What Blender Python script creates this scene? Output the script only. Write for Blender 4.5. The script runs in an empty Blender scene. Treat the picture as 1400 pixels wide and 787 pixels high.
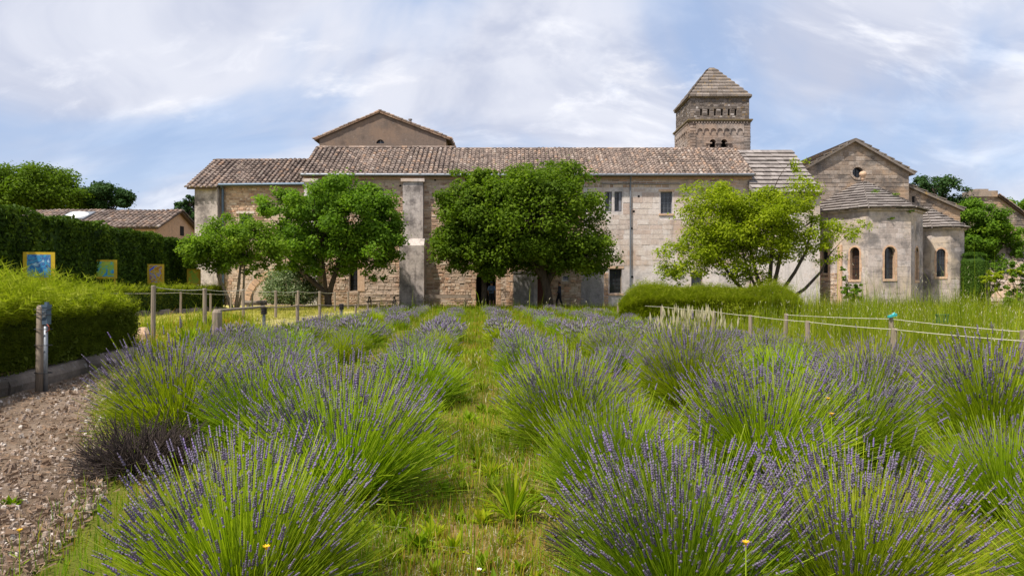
import bpy, math, random
import numpy as np
from mathutils import Matrix, Vector
PI = math.pi
SC = bpy.context.scene
COL = SC.collection

# ------------------------------------------------------------------ camera, sky, sun, exposure
cam_d = bpy.data.cameras.new('camera')
cam = bpy.data.objects.new('camera', cam_d); COL.objects.link(cam)
cam_d.sensor_width = 36.0; cam_d.lens = 24.0
cam_d.clip_start = 0.05; cam_d.clip_end = 6000
CAMH = 1.5
cam.location = (0, 0, CAMH)
cam.rotation_euler = (math.radians(90 - 0.215), 0, 0)
SC.camera = cam

SUN_VEC = Vector((-0.44, -0.40, 1.0)).normalized()      # towards the sun
SUN_EL = math.asin(SUN_VEC.z); SUN_ROT = math.atan2(SUN_VEC.x, SUN_VEC.y)
sun_d = bpy.data.lights.new('sun', 'SUN'); sun_d.energy = 4.2
sun_d.angle = math.radians(1.5); sun_d.color = (1.0, 0.94, 0.85)
sun = bpy.data.objects.new('sun', sun_d); COL.objects.link(sun)
sun.rotation_euler = SUN_VEC.to_track_quat('Z', 'Y').to_euler()

SC.view_settings.view_transform = 'Standard'
SC.view_settings.look = 'None'
SC.view_settings.exposure = 0.58
SC.view_settings.gamma = 1.0
SC.cycles.use_denoising = True
SC.cycles.max_bounces = 6
SC.cycles.diffuse_bounces = 3
SC.cycles.transparent_max_bounces = 4

world = bpy.data.worlds.new('World'); SC.world = world
world.use_nodes = True
def build_sky():
    nt = world.node_tree; N = nt.nodes; L = nt.links; N.clear()
    out = N.new('ShaderNodeOutputWorld'); bg = N.new('ShaderNodeBackground')
    bg.inputs['Strength'].default_value = 0.10
    sky = N.new('ShaderNodeTexSky'); sky.sky_type = 'NISHITA'; sky.sun_disc = False
    sky.sun_elevation = SUN_EL; sky.sun_rotation = SUN_ROT
    sky.air_density = 1.0; sky.dust_density = 1.0; sky.ozone_density = 2.0
    tc = N.new('ShaderNodeTexCoord'); sep = N.new('ShaderNodeSeparateXYZ')
    L.new(tc.outputs['Generated'], sep.inputs[0])
    # direction -> plane of a high cloud sheet
    zz = N.new('ShaderNodeMath'); zz.operation = 'MAXIMUM'; zz.inputs[1].default_value = 0.0
    L.new(sep.outputs['Z'], zz.inputs[0])
    za = N.new('ShaderNodeMath'); za.operation = 'ADD'; za.inputs[1].default_value = 0.75
    L.new(zz.outputs[0], za.inputs[0])
    comb = N.new('ShaderNodeCombineXYZ')
    for ax in 'XY':
        dv = N.new('ShaderNodeMath'); dv.operation = 'DIVIDE'
        L.new(sep.outputs[ax], dv.inputs[0]); L.new(za.outputs[0], dv.inputs[1])
        L.new(dv.outputs[0], comb.inputs[ax])
    def noise(scale, detail, rough, dist, loc, sc, rotz=0.0):
        mp = N.new('ShaderNodeMapping'); mp.inputs['Location'].default_value = loc
        mp.inputs['Scale'].default_value = sc; mp.inputs['Rotation'].default_value = (0, 0, rotz)
        L.new(comb.outputs[0], mp.inputs['Vector'])
        n = N.new('ShaderNodeTexNoise'); n.inputs['Scale'].default_value = scale
        n.inputs['Detail'].default_value = detail; n.inputs['Roughness'].default_value = rough
        n.inputs['Distortion'].default_value = dist
        L.new(mp.outputs[0], n.inputs['Vector']); return n
    def ramp(src, a, b, c0=0.0, c1=1.0):
        r = N.new('ShaderNodeMapRange'); r.interpolation_type = 'SMOOTHSTEP'
        r.inputs['From Min'].default_value = a; r.inputs['From Max'].default_value = b
        r.inputs['To Min'].default_value = c0; r.inputs['To Max'].default_value = c1
        L.new(src, r.inputs['Value']); return r.outputs[0]
    def mix(fac, a, b):
        m = N.new('ShaderNodeMix'); m.data_type = 'RGBA'
        if isinstance(fac, float): m.inputs['Factor'].default_value = fac
        else: L.new(fac, m.inputs['Factor'])
        for i, v in ((6, a), (7, b)):
            if isinstance(v, tuple): m.inputs[i].default_value = (*v, 1)
            else: L.new(v, m.inputs[i])
        return m.outputs[2]
    cover = noise(2.1, 6.0, 0.52, 0.5, (0.3, 0.9, 0), (0.9, 1.45, 1), 0.2)
    shade = noise(3.2, 6.0, 0.54, 0.8, (5.2, 1.4, 3), (0.8, 1.5, 1), -0.15)
    fine = noise(7.5, 9.0, 0.6, 0.4, (2.2, 7.4, 1), (0.75, 1.5, 1), 0.1)
    fac = ramp(cover.outputs['Fac'], 0.38, 0.55, 0.38, 0.97)
    c1 = mix(ramp(shade.outputs['Fac'], 0.40, 0.60), (3.9, 4.2, 5.2), (5.5, 5.65, 6.3))
    c2 = mix(ramp(fine.outputs['Fac'], 0.50, 0.72, 0.0, 0.85), c1, (7.4, 7.4, 7.7))
    blue = mix(0.55, sky.outputs['Color'], (2.0, 3.5, 6.3))
    col = mix(fac, blue, c2)
    # a few brighter heaps of cumulus low and high
    cum = noise(4.2, 9.0, 0.6, 0.25, (9.1, 3.3, 0), (0.6, 1.3, 1), 0.0)
    col = mix(ramp(cum.outputs['Fac'], 0.57, 0.70, 0.0, 0.85), col, (7.5, 7.4, 7.5))
    # paler towards the horizon
    hz = ramp(sep.outputs['Z'], 0.0, 0.20, 0.35, 0.0)
    col = mix(hz, col, (6.1, 6.35, 7.0))
    L.new(col, bg.inputs['Color']); L.new(bg.outputs[0], out.inputs['Surface'])
build_sky()

# ------------------------------------------------------------------ helpers
rng = np.random.default_rng(11)
random.seed(7)

def P(px, py, D):
    """photo pixel at distance D -> metres"""
    return ((px - 700) * D / 933.0, D, CAMH + (390 - py) * D / 933.0)
def PX(px, D): return (px - 700) * D / 933.0
def PZ(py, D): return CAMH + (390 - py) * D / 933.0

class MB:
    """collects vertices and faces, links them as ONE object"""
    def __init__(s): s.v = []; s.f = []; s.m = []; s.t = []; s.n = 0; s.big = []
    def add(s, V, F, m=0, t=0.5):
        o = s.n
        s.v.extend([tuple(p) for p in V]); s.n += len(V)
        for f in F: s.f.append([i + o for i in f]); s.m.append(m)
        if np.isscalar(t): s.t.extend([t] * len(V))
        else: s.t.extend(list(t))
    def box(s, x0, x1, y0, y1, z0, z1, m=0, t=0.5):
        V = [(x0,y0,z0),(x1,y0,z0),(x1,y1,z0),(x0,y1,z0),(x0,y0,z1),(x1,y0,z1),(x1,y1,z1),(x0,y1,z1)]
        s.add(V, BOXF, m, t)
    def hexa(s, q, n, th, m=0, t=0.5):
        """slab: four top corners q, thickness th against the normal n"""
        q = [Vector(p) for p in q]; n = Vector(n)
        s.add([p - n * th for p in q] + q, BOXF, m, t)
    def poly(s, V, m=0, t=0.5): s.add(V, [list(range(len(V)))], m, t)
    def tube(s, pts, r, k=6, m=0, t=0.5, cap=True):
        pts = [Vector(p) for p in pts]
        rs = [r] * len(pts) if np.isscalar(r) else list(r)
        V = []; F = []; a = None
        for i, p in enumerate(pts):
            d = (pts[min(i + 1, len(pts) - 1)] - pts[max(i - 1, 0)]).normalized()
            if a is None:
                a = d.orthogonal().normalized()
            else:
                a = (a - d * a.dot(d)).normalized()
            b = d.cross(a)
            for j in range(k):
                w = 2 * PI * j / k
                V.append(p + (a * math.cos(w) + b * math.sin(w)) * rs[i])
        for i in range(len(pts) - 1):
            for j in range(k):
                j2 = (j + 1) % k
                F.append([i*k + j, i*k + j2, (i+1)*k + j2, (i+1)*k + j])
        if cap:
            F.append(list(range(k))[::-1]); F.append([(len(pts)-1)*k + j for j in range(k)])
        s.add(V, F, m, t)
    def np(s, V, F, m=0, t=0.5):
        """numpy block: V (n,3), F (k,c)"""
        s.big.append((np.asarray(V, np.float32), np.asarray(F, np.int64), m,
                      np.full(len(V), t, np.float32) if np.isscalar(t) else np.asarray(t, np.float32)))
    def mesh(s, name, mats, smooth=False):
        if not s.big:
            me = bpy.data.meshes.new(name); me.from_pydata(s.v, [], s.f)
            tint = np.asarray(s.t, np.float32); mi = np.asarray(s.m, np.int32)
        else:
            Vs = []; Ls = []; ct = []; mi = []; ts = []; o = 0
            if s.n:
                Vs.append(np.asarray(s.v, np.float32)); ts.append(np.asarray(s.t, np.float32)); o = s.n
                for f, m in zip(s.f, s.m): Ls.append(np.asarray(f)); ct.append([len(f)]); mi.append([m])
            for V, F, m, t in s.big:
                Vs.append(V); ts.append(t); Ls.append((F + o).ravel())
                ct.append(np.full(len(F), F.shape[1])); mi.append(np.full(len(F), m)); o += len(V)
            V = np.concatenate(Vs); Lp = np.concatenate(Ls).astype(np.int32)
            ct = np.concatenate(ct).astype(np.int32); mi = np.concatenate(mi).astype(np.int32)
            tint = np.concatenate(ts).astype(np.float32)
            me = bpy.data.meshes.new(name)
            me.vertices.add(len(V)); me.vertices.foreach_set('co', V.ravel())
            me.loops.add(len(Lp)); me.loops.foreach_set('vertex_index', Lp)
            me.polygons.add(len(ct))
            me.polygons.foreach_set('loop_start', np.concatenate([[0], np.cumsum(ct)[:-1]]).astype(np.int32))
            me.polygons.foreach_set('loop_total', ct)
            me.update(calc_edges=True)
        for m in (mats if isinstance(mats, (list, tuple)) else [mats]): me.materials.append(m)
        me.polygons.foreach_set('material_index', mi)
        if smooth: me.polygons.foreach_set('use_smooth', np.ones(len(me.polygons), bool))
        a = me.attributes.new('tint', 'FLOAT', 'POINT'); a.data.foreach_set('value', tint)
        me.update()
        return me
    def build(s, name, mats, parent=None, smooth=False, kind=None, label=None):
        o = bpy.data.objects.new(name, s.mesh(name, mats, smooth))
        COL.objects.link(o)
        if parent is not None: child(o, parent)
        if kind: o['kind'] = kind
        if label: o['label'] = label
        return o
BOXF = [[0,3,2,1],[4,5,6,7],[0,1,5,4],[1,2,6,5],[2,3,7,6],[3,0,4,7]]

def child(o, parent):
    """builders work in world space: undo the placing of a top-level parent (parts themselves sit at identity)"""
    o.parent = parent
    if parent.parent is None: o.matrix_parent_inverse = parent.matrix_basis.inverted()
def tag(o, label, cat, group=None, kind=None):
    o['label'] = label; o['category'] = cat
    if group: o['group'] = group
    if kind: o['kind'] = kind
    return o
def thing(name, label, cat, loc=(0, 0, 0), group=None):
    o = bpy.data.objects.new(name, None); COL.objects.link(o)
    o.location = loc; o.empty_display_size = 0.3
    return tag(o, label, cat, group)
def copy_thing(root, loc, rz=None, label=None, scale=None):
    r = root.copy(); COL.objects.link(r); r.location = loc
    if rz is not None: r.rotation_euler = (0, 0, rz)
    if scale is not None: r.scale = scale
    if label: r['label'] = label
    for ch in list(root.children):
        c = ch.copy(); COL.objects.link(c); c.parent = r
        for g in list(ch.children):
            d = g.copy(); COL.objects.link(d); d.parent = c
    return r

# ------------------------------------------------------------------ materials
def new_mat(name):
    m = bpy.data.materials.new(name); m.use_nodes = True
    nt = m.node_tree; nt.nodes.clear()
    return m, nt.nodes, nt.links
def _noise(N, L, vec, scale, detail=4.0, rough=0.55, sc=None, loc=None):
    if sc or loc:
        mp = N.new('ShaderNodeMapping')
        if sc: mp.inputs['Scale'].default_value = sc
        if loc: mp.inputs['Location'].default_value = loc
        L.new(vec, mp.inputs['Vector']); vec = mp.outputs[0]
    n = N.new('ShaderNodeTexNoise'); n.inputs['Scale'].default_value = scale
    n.inputs['Detail'].default_value = detail; n.inputs['Roughness'].default_value = rough
    L.new(vec, n.inputs['Vector']); return n.outputs['Fac']
def _ramp(N, L, src, stops):
    r = N.new('ShaderNodeValToRGB'); e = r.color_ramp.elements
    while len(e) < len(stops): e.new(0.5)
    for i, (p, c) in enumerate(stops): e[i].position = p; e[i].color = (*c, 1)
    L.new(src, r.inputs['Fac']); return r.outputs['Color']
def _range(N, L, src, a, b, c=0.0, d=1.0):
    r = N.new('ShaderNodeMapRange'); r.interpolation_type = 'SMOOTHSTEP'
    for k, v in (('From Min', a), ('From Max', b), ('To Min', c), ('To Max', d)): r.inputs[k].default_value = v
    L.new(src, r.inputs['Value']); return r.outputs[0]
def _mix(N, L, fac, a, b, mode='MIX'):
    m = N.new('ShaderNodeMix'); m.data_type = 'RGBA'; m.blend_type = mode
    if isinstance(fac, (int, float)): m.inputs['Factor'].default_value = fac
    else: L.new(fac, m.inputs['Factor'])
    for i, v in ((6, a), (7, b)):
        if isinstance(v, tuple): m.inputs[i].default_value = (*v, 1)
        else: L.new(v, m.inputs[i])
    return m.outputs[2]
def _tint(N, obj_random=False):
    if obj_random:
        return N.new('ShaderNodeObjectInfo').outputs['Random']
    a = N.new('ShaderNodeAttribute'); a.attribute_name = 'tint'; return a.outputs['Fac']
def _finish(N, L, col, rough=0.9, bump=None, bstr=0.3, bdist=0.02, spec=0.2, metal=0.0):
    out = N.new('ShaderNodeOutputMaterial'); b = N.new('ShaderNodeBsdfPrincipled')
    if isinstance(col, tuple): b.inputs['Base Color'].default_value = (*col, 1)
    else: L.new(col, b.inputs['Base Color'])
    b.inputs['Roughness'].default_value = rough; b.inputs['Metallic'].default_value = metal
    b.inputs['Specular IOR Level'].default_value = spec
    if bump is not None:
        bp = N.new('ShaderNodeBump'); bp.inputs['Strength'].default_value = bstr
        bp.inputs['Distance'].default_value = bdist
        L.new(bump, bp.inputs['Height']); L.new(bp.outputs[0], b.inputs['Normal'])
    L.new(b.outputs[0], out.inputs['Surface'])
def stone(name, ramp, stain=(0.10, 0.09, 0.08), stain_amt=0.6, stain_at=(0.52, 0.70), streak=0.4, lichen=None,
          rnd=False, warm=None, scale=0.55, bump=0.5):
    m, N, L = new_mat(name)
    pos = N.new('ShaderNodeNewGeometry').outputs['Position']
    col = _ramp(N, L, _tint(N, rnd), ramp)
    f = _noise(N, L, pos, 9.0, 6.0, 0.65)
    col = _mix(N, L, 0.55, col, _ramp(N, L, f, [(0.25, (0.35, 0.33, 0.32)), (0.55, (0.62, 0.6, 0.6)), (0.8, (0.95, 0.93, 0.9))]), 'OVERLAY')
    if warm:
        col = _mix(N, L, _range(N, L, _noise(N, L, pos, 0.33, 4.0, 0.6, loc=(3, 8, 1)), 0.46, 0.62, 0, 0.75), col, warm)
    s1 = _range(N, L, _noise(N, L, pos, scale, 7.0, 0.66), stain_at[0], stain_at[1], 0.0, stain_amt)
    col = _mix(N, L, s1, col, stain)
    s2 = _range(N, L, _noise(N, L, pos, 1.4, 6.0, 0.6, sc=(1.6, 1.6, 0.16)), 0.52, 0.75, 0.0, streak)
    col = _mix(N, L, s2, col, tuple(c * 1.5 for c in stain))
    s3 = _range(N, L, _noise(N, L, pos, 2.3, 7.0, 0.7, loc=(1, 9, 3)), 0.50, 0.66, 0.0, stain_amt * 0.7)
    col = _mix(N, L, s3, col, tuple(c * 1.6 for c in stain))
    sp = _range(N, L, _noise(N, L, pos, 5.0, 5.0, 0.7, loc=(4, 4, 4)), 0.60, 0.70, 0.0, 0.5)
    col = _mix(N, L, sp, col, tuple(min(1, c * 1.15 + 0.32) for c in stain))
    if lichen:
        l = _range(N, L, _noise(N, L, pos, 2.6, 7.0, 0.72, loc=(7, 2, 5)), 0.55, 0.68, 0.0, 0.75)
        col = _mix(N, L, l, col, lichen)
    _finish(N, L, col, 0.95, _noise(N, L, pos, 22.0, 6.0, 0.7), bump, 0.03)
    return m
def leaf(name, stops, trans=0.35, tcol=None, rough=0.6, spec=0.08, big=0.0):
    m, N, L = new_mat(name)
    t = _tint(N)
    col = _ramp(N, L, t, stops)
    if big:
        pos = N.new('ShaderNodeNewGeometry').outputs['Position']
        v = _range(N, L, _noise(N, L, pos, big, 3.0, 0.6), 0.35, 0.68, 0.72, 1.3)
        hs = N.new('ShaderNodeHueSaturation'); L.new(v, hs.inputs['Value']); L.new(col, hs.inputs['Color'])
        oi = N.new('ShaderNodeObjectInfo').outputs['Random']
        L.new(_range(N, L, oi, 0, 1, 0.485, 0.51), hs.inputs['Hue'])
        col = hs.outputs[0]
    out = N.new('ShaderNodeOutputMaterial'); b = N.new('ShaderNodeBsdfPrincipled')
    L.new(col, b.inputs['Base Color']); b.inputs['Roughness'].default_value = rough
    b.inputs['Specular IOR Level'].default_value = spec
    tr = N.new('ShaderNodeBsdfTranslucent')
    L.new(_mix(N, L, 1.0, col, tcol or (1.35, 1.5, 0.6), 'MULTIPLY'), tr.inputs['Color'])
    mx = N.new('ShaderNodeMixShader'); mx.inputs[0].default_value = trans
    L.new(b.outputs[0], mx.inputs[1]); L.new(tr.outputs[0], mx.inputs[2])
    L.new(mx.outputs[0], out.inputs['Surface'])
    return m
def plain(name, col, rough=0.6, nscale=12.0, var=0.25, bump=0.15, metal=0.0, spec=0.3, sc=None):
    m, N, L = new_mat(name)
    pos = N.new('ShaderNodeTexCoord').outputs['Object']
    f = _noise(N, L, pos, nscale, 5.0, 0.6, sc=sc)
    c = _ramp(N, L, f, [(0.25, tuple(x * (1 - var) for x in col)), (0.75, tuple(min(1, x * (1 + var)) for x in col))])
    _finish(N, L, c, rough, f, bump, 0.01, spec, metal)
    return m

M = {}
M['rubble'] = stone('rubble_stone', [(0,(0.25,0.16,0.11)),(0.3,(0.40,0.265,0.175)),(0.6,(0.52,0.365,0.25)),(0.88,(0.60,0.48,0.37)),(1,(0.52,0.26,0.15))],
                    stain_amt=0.40, streak=0.35, warm=(0.58,0.46,0.36), scale=.8)
M['mortar'] = stone('lime_mortar', [(0,(0.40,0.30,0.22)),(1,(0.50,0.39,0.29))], stain_amt=0.4, streak=0.4, warm=(0.55,0.45,0.37), scale=.8)
M['ashlar'] = stone('pale_ashlar', [(0,(0.47,0.37,0.31)),(0.5,(0.58,0.495,0.435)),(1,(0.65,0.575,0.52))], stain=(0.17,0.15,0.14),
                    stain_amt=0.5, streak=0.5, warm=(0.52,0.36,0.25), rnd=True)
M['plaster'] = stone('pale_plaster', [(0,(0.58,0.51,0.47)),(1,(0.66,0.60,0.565))], stain=(0.20,0.185,0.18), stain_amt=0.55, stain_at=(0.48, 0.66), streak=0.6, warm=(0.56,0.42,0.31))
M['apse'] = stone('apse_limestone', [(0,(0.38,0.32,0.285)),(0.5,(0.47,0.405,0.365)),(1,(0.53,0.465,0.43))], stain=(0.11,0.103,0.103),
                  stain_amt=0.72, stain_at=(0.46, 0.64), streak=0.8, warm=(0.55,0.44,0.32))
M['buttress'] = stone('buttress_plaster', [(0,(0.42,0.365,0.33)),(1,(0.50,0.445,0.405))], stain=(0.085,0.072,0.068), stain_amt=0.8, stain_at=(0.45,0.62), streak=0.75)
M['greyrender'] = stone('grey_render', [(0,(0.24,0.225,0.215)),(1,(0.32,0.30,0.285))], stain=(0.09,0.085,0.08), stain_amt=0.5, streak=0.5)
M['gable'] = stone('gable_render', [(0,(0.15,0.115,0.092)),(1,(0.20,0.152,0.12))], stain=(0.075,0.06,0.052), stain_amt=0.6, streak=0.6, warm=(0.25,0.17,0.12))
M['tower'] = stone('tower_stone', [(0,(0.25,0.20,0.165)),(0.5,(0.34,0.28,0.235)),(1,(0.42,0.355,0.31))], stain=(0.10,0.088,0.08), stain_amt=0.7, stain_at=(.47,.63), streak=0.55, warm=(0.36,0.25,0.18))
M['towerdark'] = stone('tower_dark_stone', [(0,(0.095,0.078,0.065)),(0.5,(0.155,0.13,0.11)),(0.85,(0.25,0.215,0.19)),(1,(0.42,0.385,0.355))], stain=(0.07,0.06,0.052),
                       stain_amt=0.5, streak=0.4, lichen=(0.30,0.19,0.07))
M['nave'] = stone('nave_stone', [(0,(0.23,0.175,0.135)),(0.5,(0.32,0.255,0.20)),(1,(0.40,0.335,0.28))], stain=(0.095,0.087,0.083), stain_amt=0.8, stain_at=(0.46,0.64), streak=0.4, warm=(0.47,0.31,0.19))
M['slab'] = stone('stone_slab', [(0,(0.18,0.158,0.145)),(0.5,(0.23,0.203,0.185)),(1,(0.29,0.26,0.24))], stain=(0.09,0.08,0.075), stain_amt=0.45, streak=0.1, rnd=True, lichen=(0.36,0.33,0.28))
M['slabwarm'] = stone('lichened_slab', [(0,(0.135,0.112,0.094)),(0.5,(0.175,0.148,0.126)),(1,(0.225,0.192,0.166))], stain=(0.08,0.07,0.06), stain_amt=0.4, streak=0.1, rnd=True, lichen=(0.40,0.25,0.07))
M['moss'] = stone('mossy_cornice', [(0,(0.13,0.10,0.06)),(1,(0.20,0.155,0.09))], stain=(0.06,0.05,0.04), stain_amt=0.4, lichen=(0.26,0.18,0.04))
M['tile'] = stone('canal_tile', [(0,(0.105,0.08,0.067)),(0.35,(0.18,0.138,0.114)),(0.65,(0.255,0.20,0.166)),(0.88,(0.31,0.205,0.14)),(1,(0.36,0.305,0.262))], stain=(0.075,0.062,0.056),
                  stain_amt=0.55, streak=0.0, lichen=(0.42,0.37,0.30))
M['underroof'] = plain('roof_bed', (0.12, 0.085, 0.065), 0.95)
M['orangestone'] = stone('orange_jamb', [(0,(0.48,0.30,0.19)),(1,(0.58,0.40,0.27))], stain_amt=0.25, streak=0.2)
M['iron'] = plain('dark_iron', (0.045, 0.04, 0.042), 0.6, metal=0.4)
M['zinc'] = plain('zinc', (0.22, 0.235, 0.26), 0.55, metal=0.6)
M['bluepipe'] = plain('bluish_zinc', (0.10, 0.14, 0.19), 0.5, metal=0.4)
M['wood'] = plain('grey_wood', (0.26, 0.205, 0.155), 0.85, 6.0, 0.4, 0.5, sc=(6, 6, 0.6))
M['woodwarm'] = plain('brown_wood', (0.235, 0.155, 0.10), 0.85, 6.0, 0.4, 0.5, sc=(6, 6, 0.6))
M['reddoor'] = plain('red_brown_door', (0.10, 0.03, 0.017), 0.6, 5.0, 0.3, 0.2, sc=(5, 5, .5))
M['shutter'] = plain('faded_blue_grey_shutter', (0.20, 0.20, 0.225), 0.7, 6.0, 0.25)
M['white'] = plain('white_paint', (0.62, 0.60, 0.56), 0.6, 6.0, 0.12)
M['rope'] = plain('pale_rope', (0.58, 0.54, 0.44), 0.9, 40.0, 0.2)
M['black'] = plain('black_rubber', (0.02, 0.02, 0.022), 0.6)
M['dark'] = plain('inner_shade', (0.016, 0.014, 0.013), 0.95, var=0.1)  # near-black colour stands for the shade inside rooms and openings
def glass_mat():
    m, N, L = new_mat('old_glass')
    _finish(N, L, (0.025, 0.028, 0.032), 0.08, None, spec=0.5); return m
M['glass'] = glass_mat()
def leaded_mat():
    m, N, L = new_mat('amber_leaded_glass')
    _finish(N, L, (0.055, 0.032, 0.024), 0.2, None, spec=0.4); return m
M['leaded'] = leaded_mat()
def bark_mat(name, c):
    m, N, L = new_mat(name)
    pos = N.new('ShaderNodeNewGeometry').outputs['Position']
    f = _noise(N, L, pos, 3.0, 6.0, 0.7, sc=(3, 3, 0.7))
    _finish(N, L, _ramp(N, L, f, [(0.3, tuple(x*.55 for x in c)), (0.7, tuple(x*1.35 for x in c))]), 0.95, f, 0.8, 0.05); return m
M['bark'] = bark_mat('dark_bark', (0.075, 0.058, 0.045)); M['barkpale'] = bark_mat('pale_bark', (0.22, 0.18, 0.14))

M['leafdark'] = leaf('mulberry_leaf', [(0,(0.05,0.088,0.008)),(0.5,(0.098,0.16,0.012)),(0.85,(0.17,0.245,0.018)),(1,(0.26,0.33,0.03))], 0.42)
M['leafmid'] = leaf('maple_leaf', [(0,(0.06,0.115,0.012)),(0.5,(0.115,0.21,0.018)),(0.85,(0.19,0.295,0.022)),(1,(0.28,0.37,0.035))], 0.42)
M['leaflight'] = leaf('light_leaf', [(0,(0.14,0.19,0.008)),(0.5,(0.24,0.30,0.012)),(0.85,(0.34,0.39,0.018)),(1,(0.44,0.46,0.03))], 0.42)
M['leafsmall'] = leaf('young_leaf', [(0,(0.075,0.135,0.012)),(0.5,(0.145,0.235,0.020)),(0.85,(0.23,0.325,0.028)),(1,(0.32,0.39,0.045))], 0.42)
M['leafblue'] = leaf('pine_needle', [(0,(0.020,0.046,0.014)),(0.5,(0.036,0.078,0.020)),(1,(0.07,0.125,0.032))], 0.2)
M['cypress'] = leaf('cypress_spray', [(0,(0.022,0.045,0.006)),(0.5,(0.045,0.082,0.008)),(0.85,(0.08,0.135,0.012)),(1,(0.13,0.19,0.018))], 0.2)
M['topiary'] = leaf('topiary_spray', [(0,(0.040,0.080,0.010)),(0.5,(0.060,0.120,0.014)),(1,(0.09,0.165,0.02))], 0.2)
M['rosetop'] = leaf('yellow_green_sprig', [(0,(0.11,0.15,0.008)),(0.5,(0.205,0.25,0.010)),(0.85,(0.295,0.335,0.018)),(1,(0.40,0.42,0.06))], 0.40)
M['roseshade'] = leaf('shaded_side_sprig', [(0,(0.04,0.055,0.007)),(0.5,(0.075,0.10,0.010)),(1,(0.14,0.17,0.016))], 0.25)  # darker than the top sprigs: shade on the hedge sides put into the colour
M['varieg'] = leaf('variegated_leaf', [(0,(0.06,0.10,0.035)),(0.45,(0.11,0.165,0.065)),(0.7,(0.24,0.29,0.15)),(1,(0.48,0.48,0.30))], 0.25)
M['stem'] = leaf('lavender_stem', [(0,(0.155,0.245,0.010)),(0.35,(0.255,0.36,0.012)),(0.7,(0.36,0.45,0.02)),(1,(0.48,0.52,0.09))], 0.42, tcol=(1.2,1.3,0.5), big=0.7)
M['lavleaf'] = leaf('lavender_leaf', [(0,(0.095,0.165,0.010)),(0.6,(0.19,0.285,0.014)),(1,(0.29,0.38,0.03))], 0.25, big=0.7)
M['flower'] = leaf('lavender_flower', [(0,(0.115,0.095,0.13)),(0.4,(0.205,0.17,0.245)),(0.8,(0.28,0.23,0.345)),(1,(0.26,0.165,0.45))], 0.2, tcol=(1.1,1.0,1.3), rough=0.8)
M['deadwood'] = plain('dead_twig', (0.06, 0.043, 0.036), 0.95, 8.0, 0.4)
M['grass'] = leaf('field_grass', [(0,(0.085,0.165,0.006)),(0.35,(0.175,0.275,0.008)),(0.58,(0.28,0.32,0.012)),(0.75,(0.32,0.19,0.03)),(1,(0.44,0.28,0.10))], 0.38, big=0.9)
M['meadow'] = leaf('meadow_grass', [(0,(0.085,0.13,0.008)),(0.4,(0.18,0.24,0.010)),(0.7,(0.30,0.33,0.02)),(0.88,(0.42,0.38,0.08)),(1,(0.54,0.46,0.20))], 0.38, big=0.5)
M['lawn'] = leaf('dry_lawn_grass', [(0,(0.16,0.19,0.030)),(0.4,(0.33,0.31,0.06)),(0.75,(0.48,0.40,0.12)),(1,(0.56,0.47,0.20))], 0.3, big=0.6)
M['straw'] = leaf('cream_seed_head', [(0,(0.46,0.42,0.24)),(1,(0.66,0.60,0.42))], 0.3, tcol=(1,1,.9))
def ground_mat(name, stops, scale, fine=14.0, bump=0.6, patch=None):
    m, N, L = new_mat(name)
    pos = N.new('ShaderNodeNewGeometry').outputs['Position']
    col = _ramp(N, L, _noise(N, L, pos, scale, 8.0, 0.65), stops)
    f = _noise(N, L, pos, fine, 8.0, 0.75)
    col = _mix(N, L, 0.5, col, _ramp(N, L, f, [(0.3,(0.25,0.25,0.25)),(0.7,(0.85,0.85,0.85))]), 'OVERLAY')
    if patch:
        col = _mix(N, L, _range(N, L, _noise(N, L, pos, 0.45, 6.0, 0.65, loc=(6, 3, 0)), 0.5, 0.62, 0, 0.8), col, patch)
    _finish(N, L, col, 1.0, f, bump, 0.03, 0.1); return m
M['ground'] = ground_mat('field_soil', [(0.3,(0.085,0.075,0.018)),(0.5,(0.14,0.115,0.028)),(0.7,(0.23,0.145,0.07))], 1.6, patch=(0.11,0.13,0.015))
M['lawnsoil'] = ground_mat('dry_lawn', [(0.3,(0.24,0.24,0.05)),(0.5,(0.38,0.33,0.10)),(0.7,(0.46,0.38,0.16))], 0.5)
M['gravel'] = ground_mat('gravel_soil', [(0.3,(0.13,0.088,0.058)),(0.5,(0.20,0.145,0.103)),(0.7,(0.29,0.222,0.168))], 2.2, 34.0, 1.0, patch=(0.15,0.10,0.062))
M['pebble'] = stone('pebble', [(0,(0.14,0.098,0.07)),(0.4,(0.25,0.19,0.145)),(0.8,(0.36,0.295,0.24)),(1,(0.58,0.52,0.46))], stain_amt=0.1, streak=0.0)
M['kerb'] = stone('kerb_stone', [(0,(0.17,0.14,0.115)),(0.5,(0.22,0.18,0.15)),(1,(0.27,0.23,0.20))], stain=(0.05,0.042,0.035), stain_amt=0.75, stain_at=(.42,.6), rnd=True)

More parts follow.
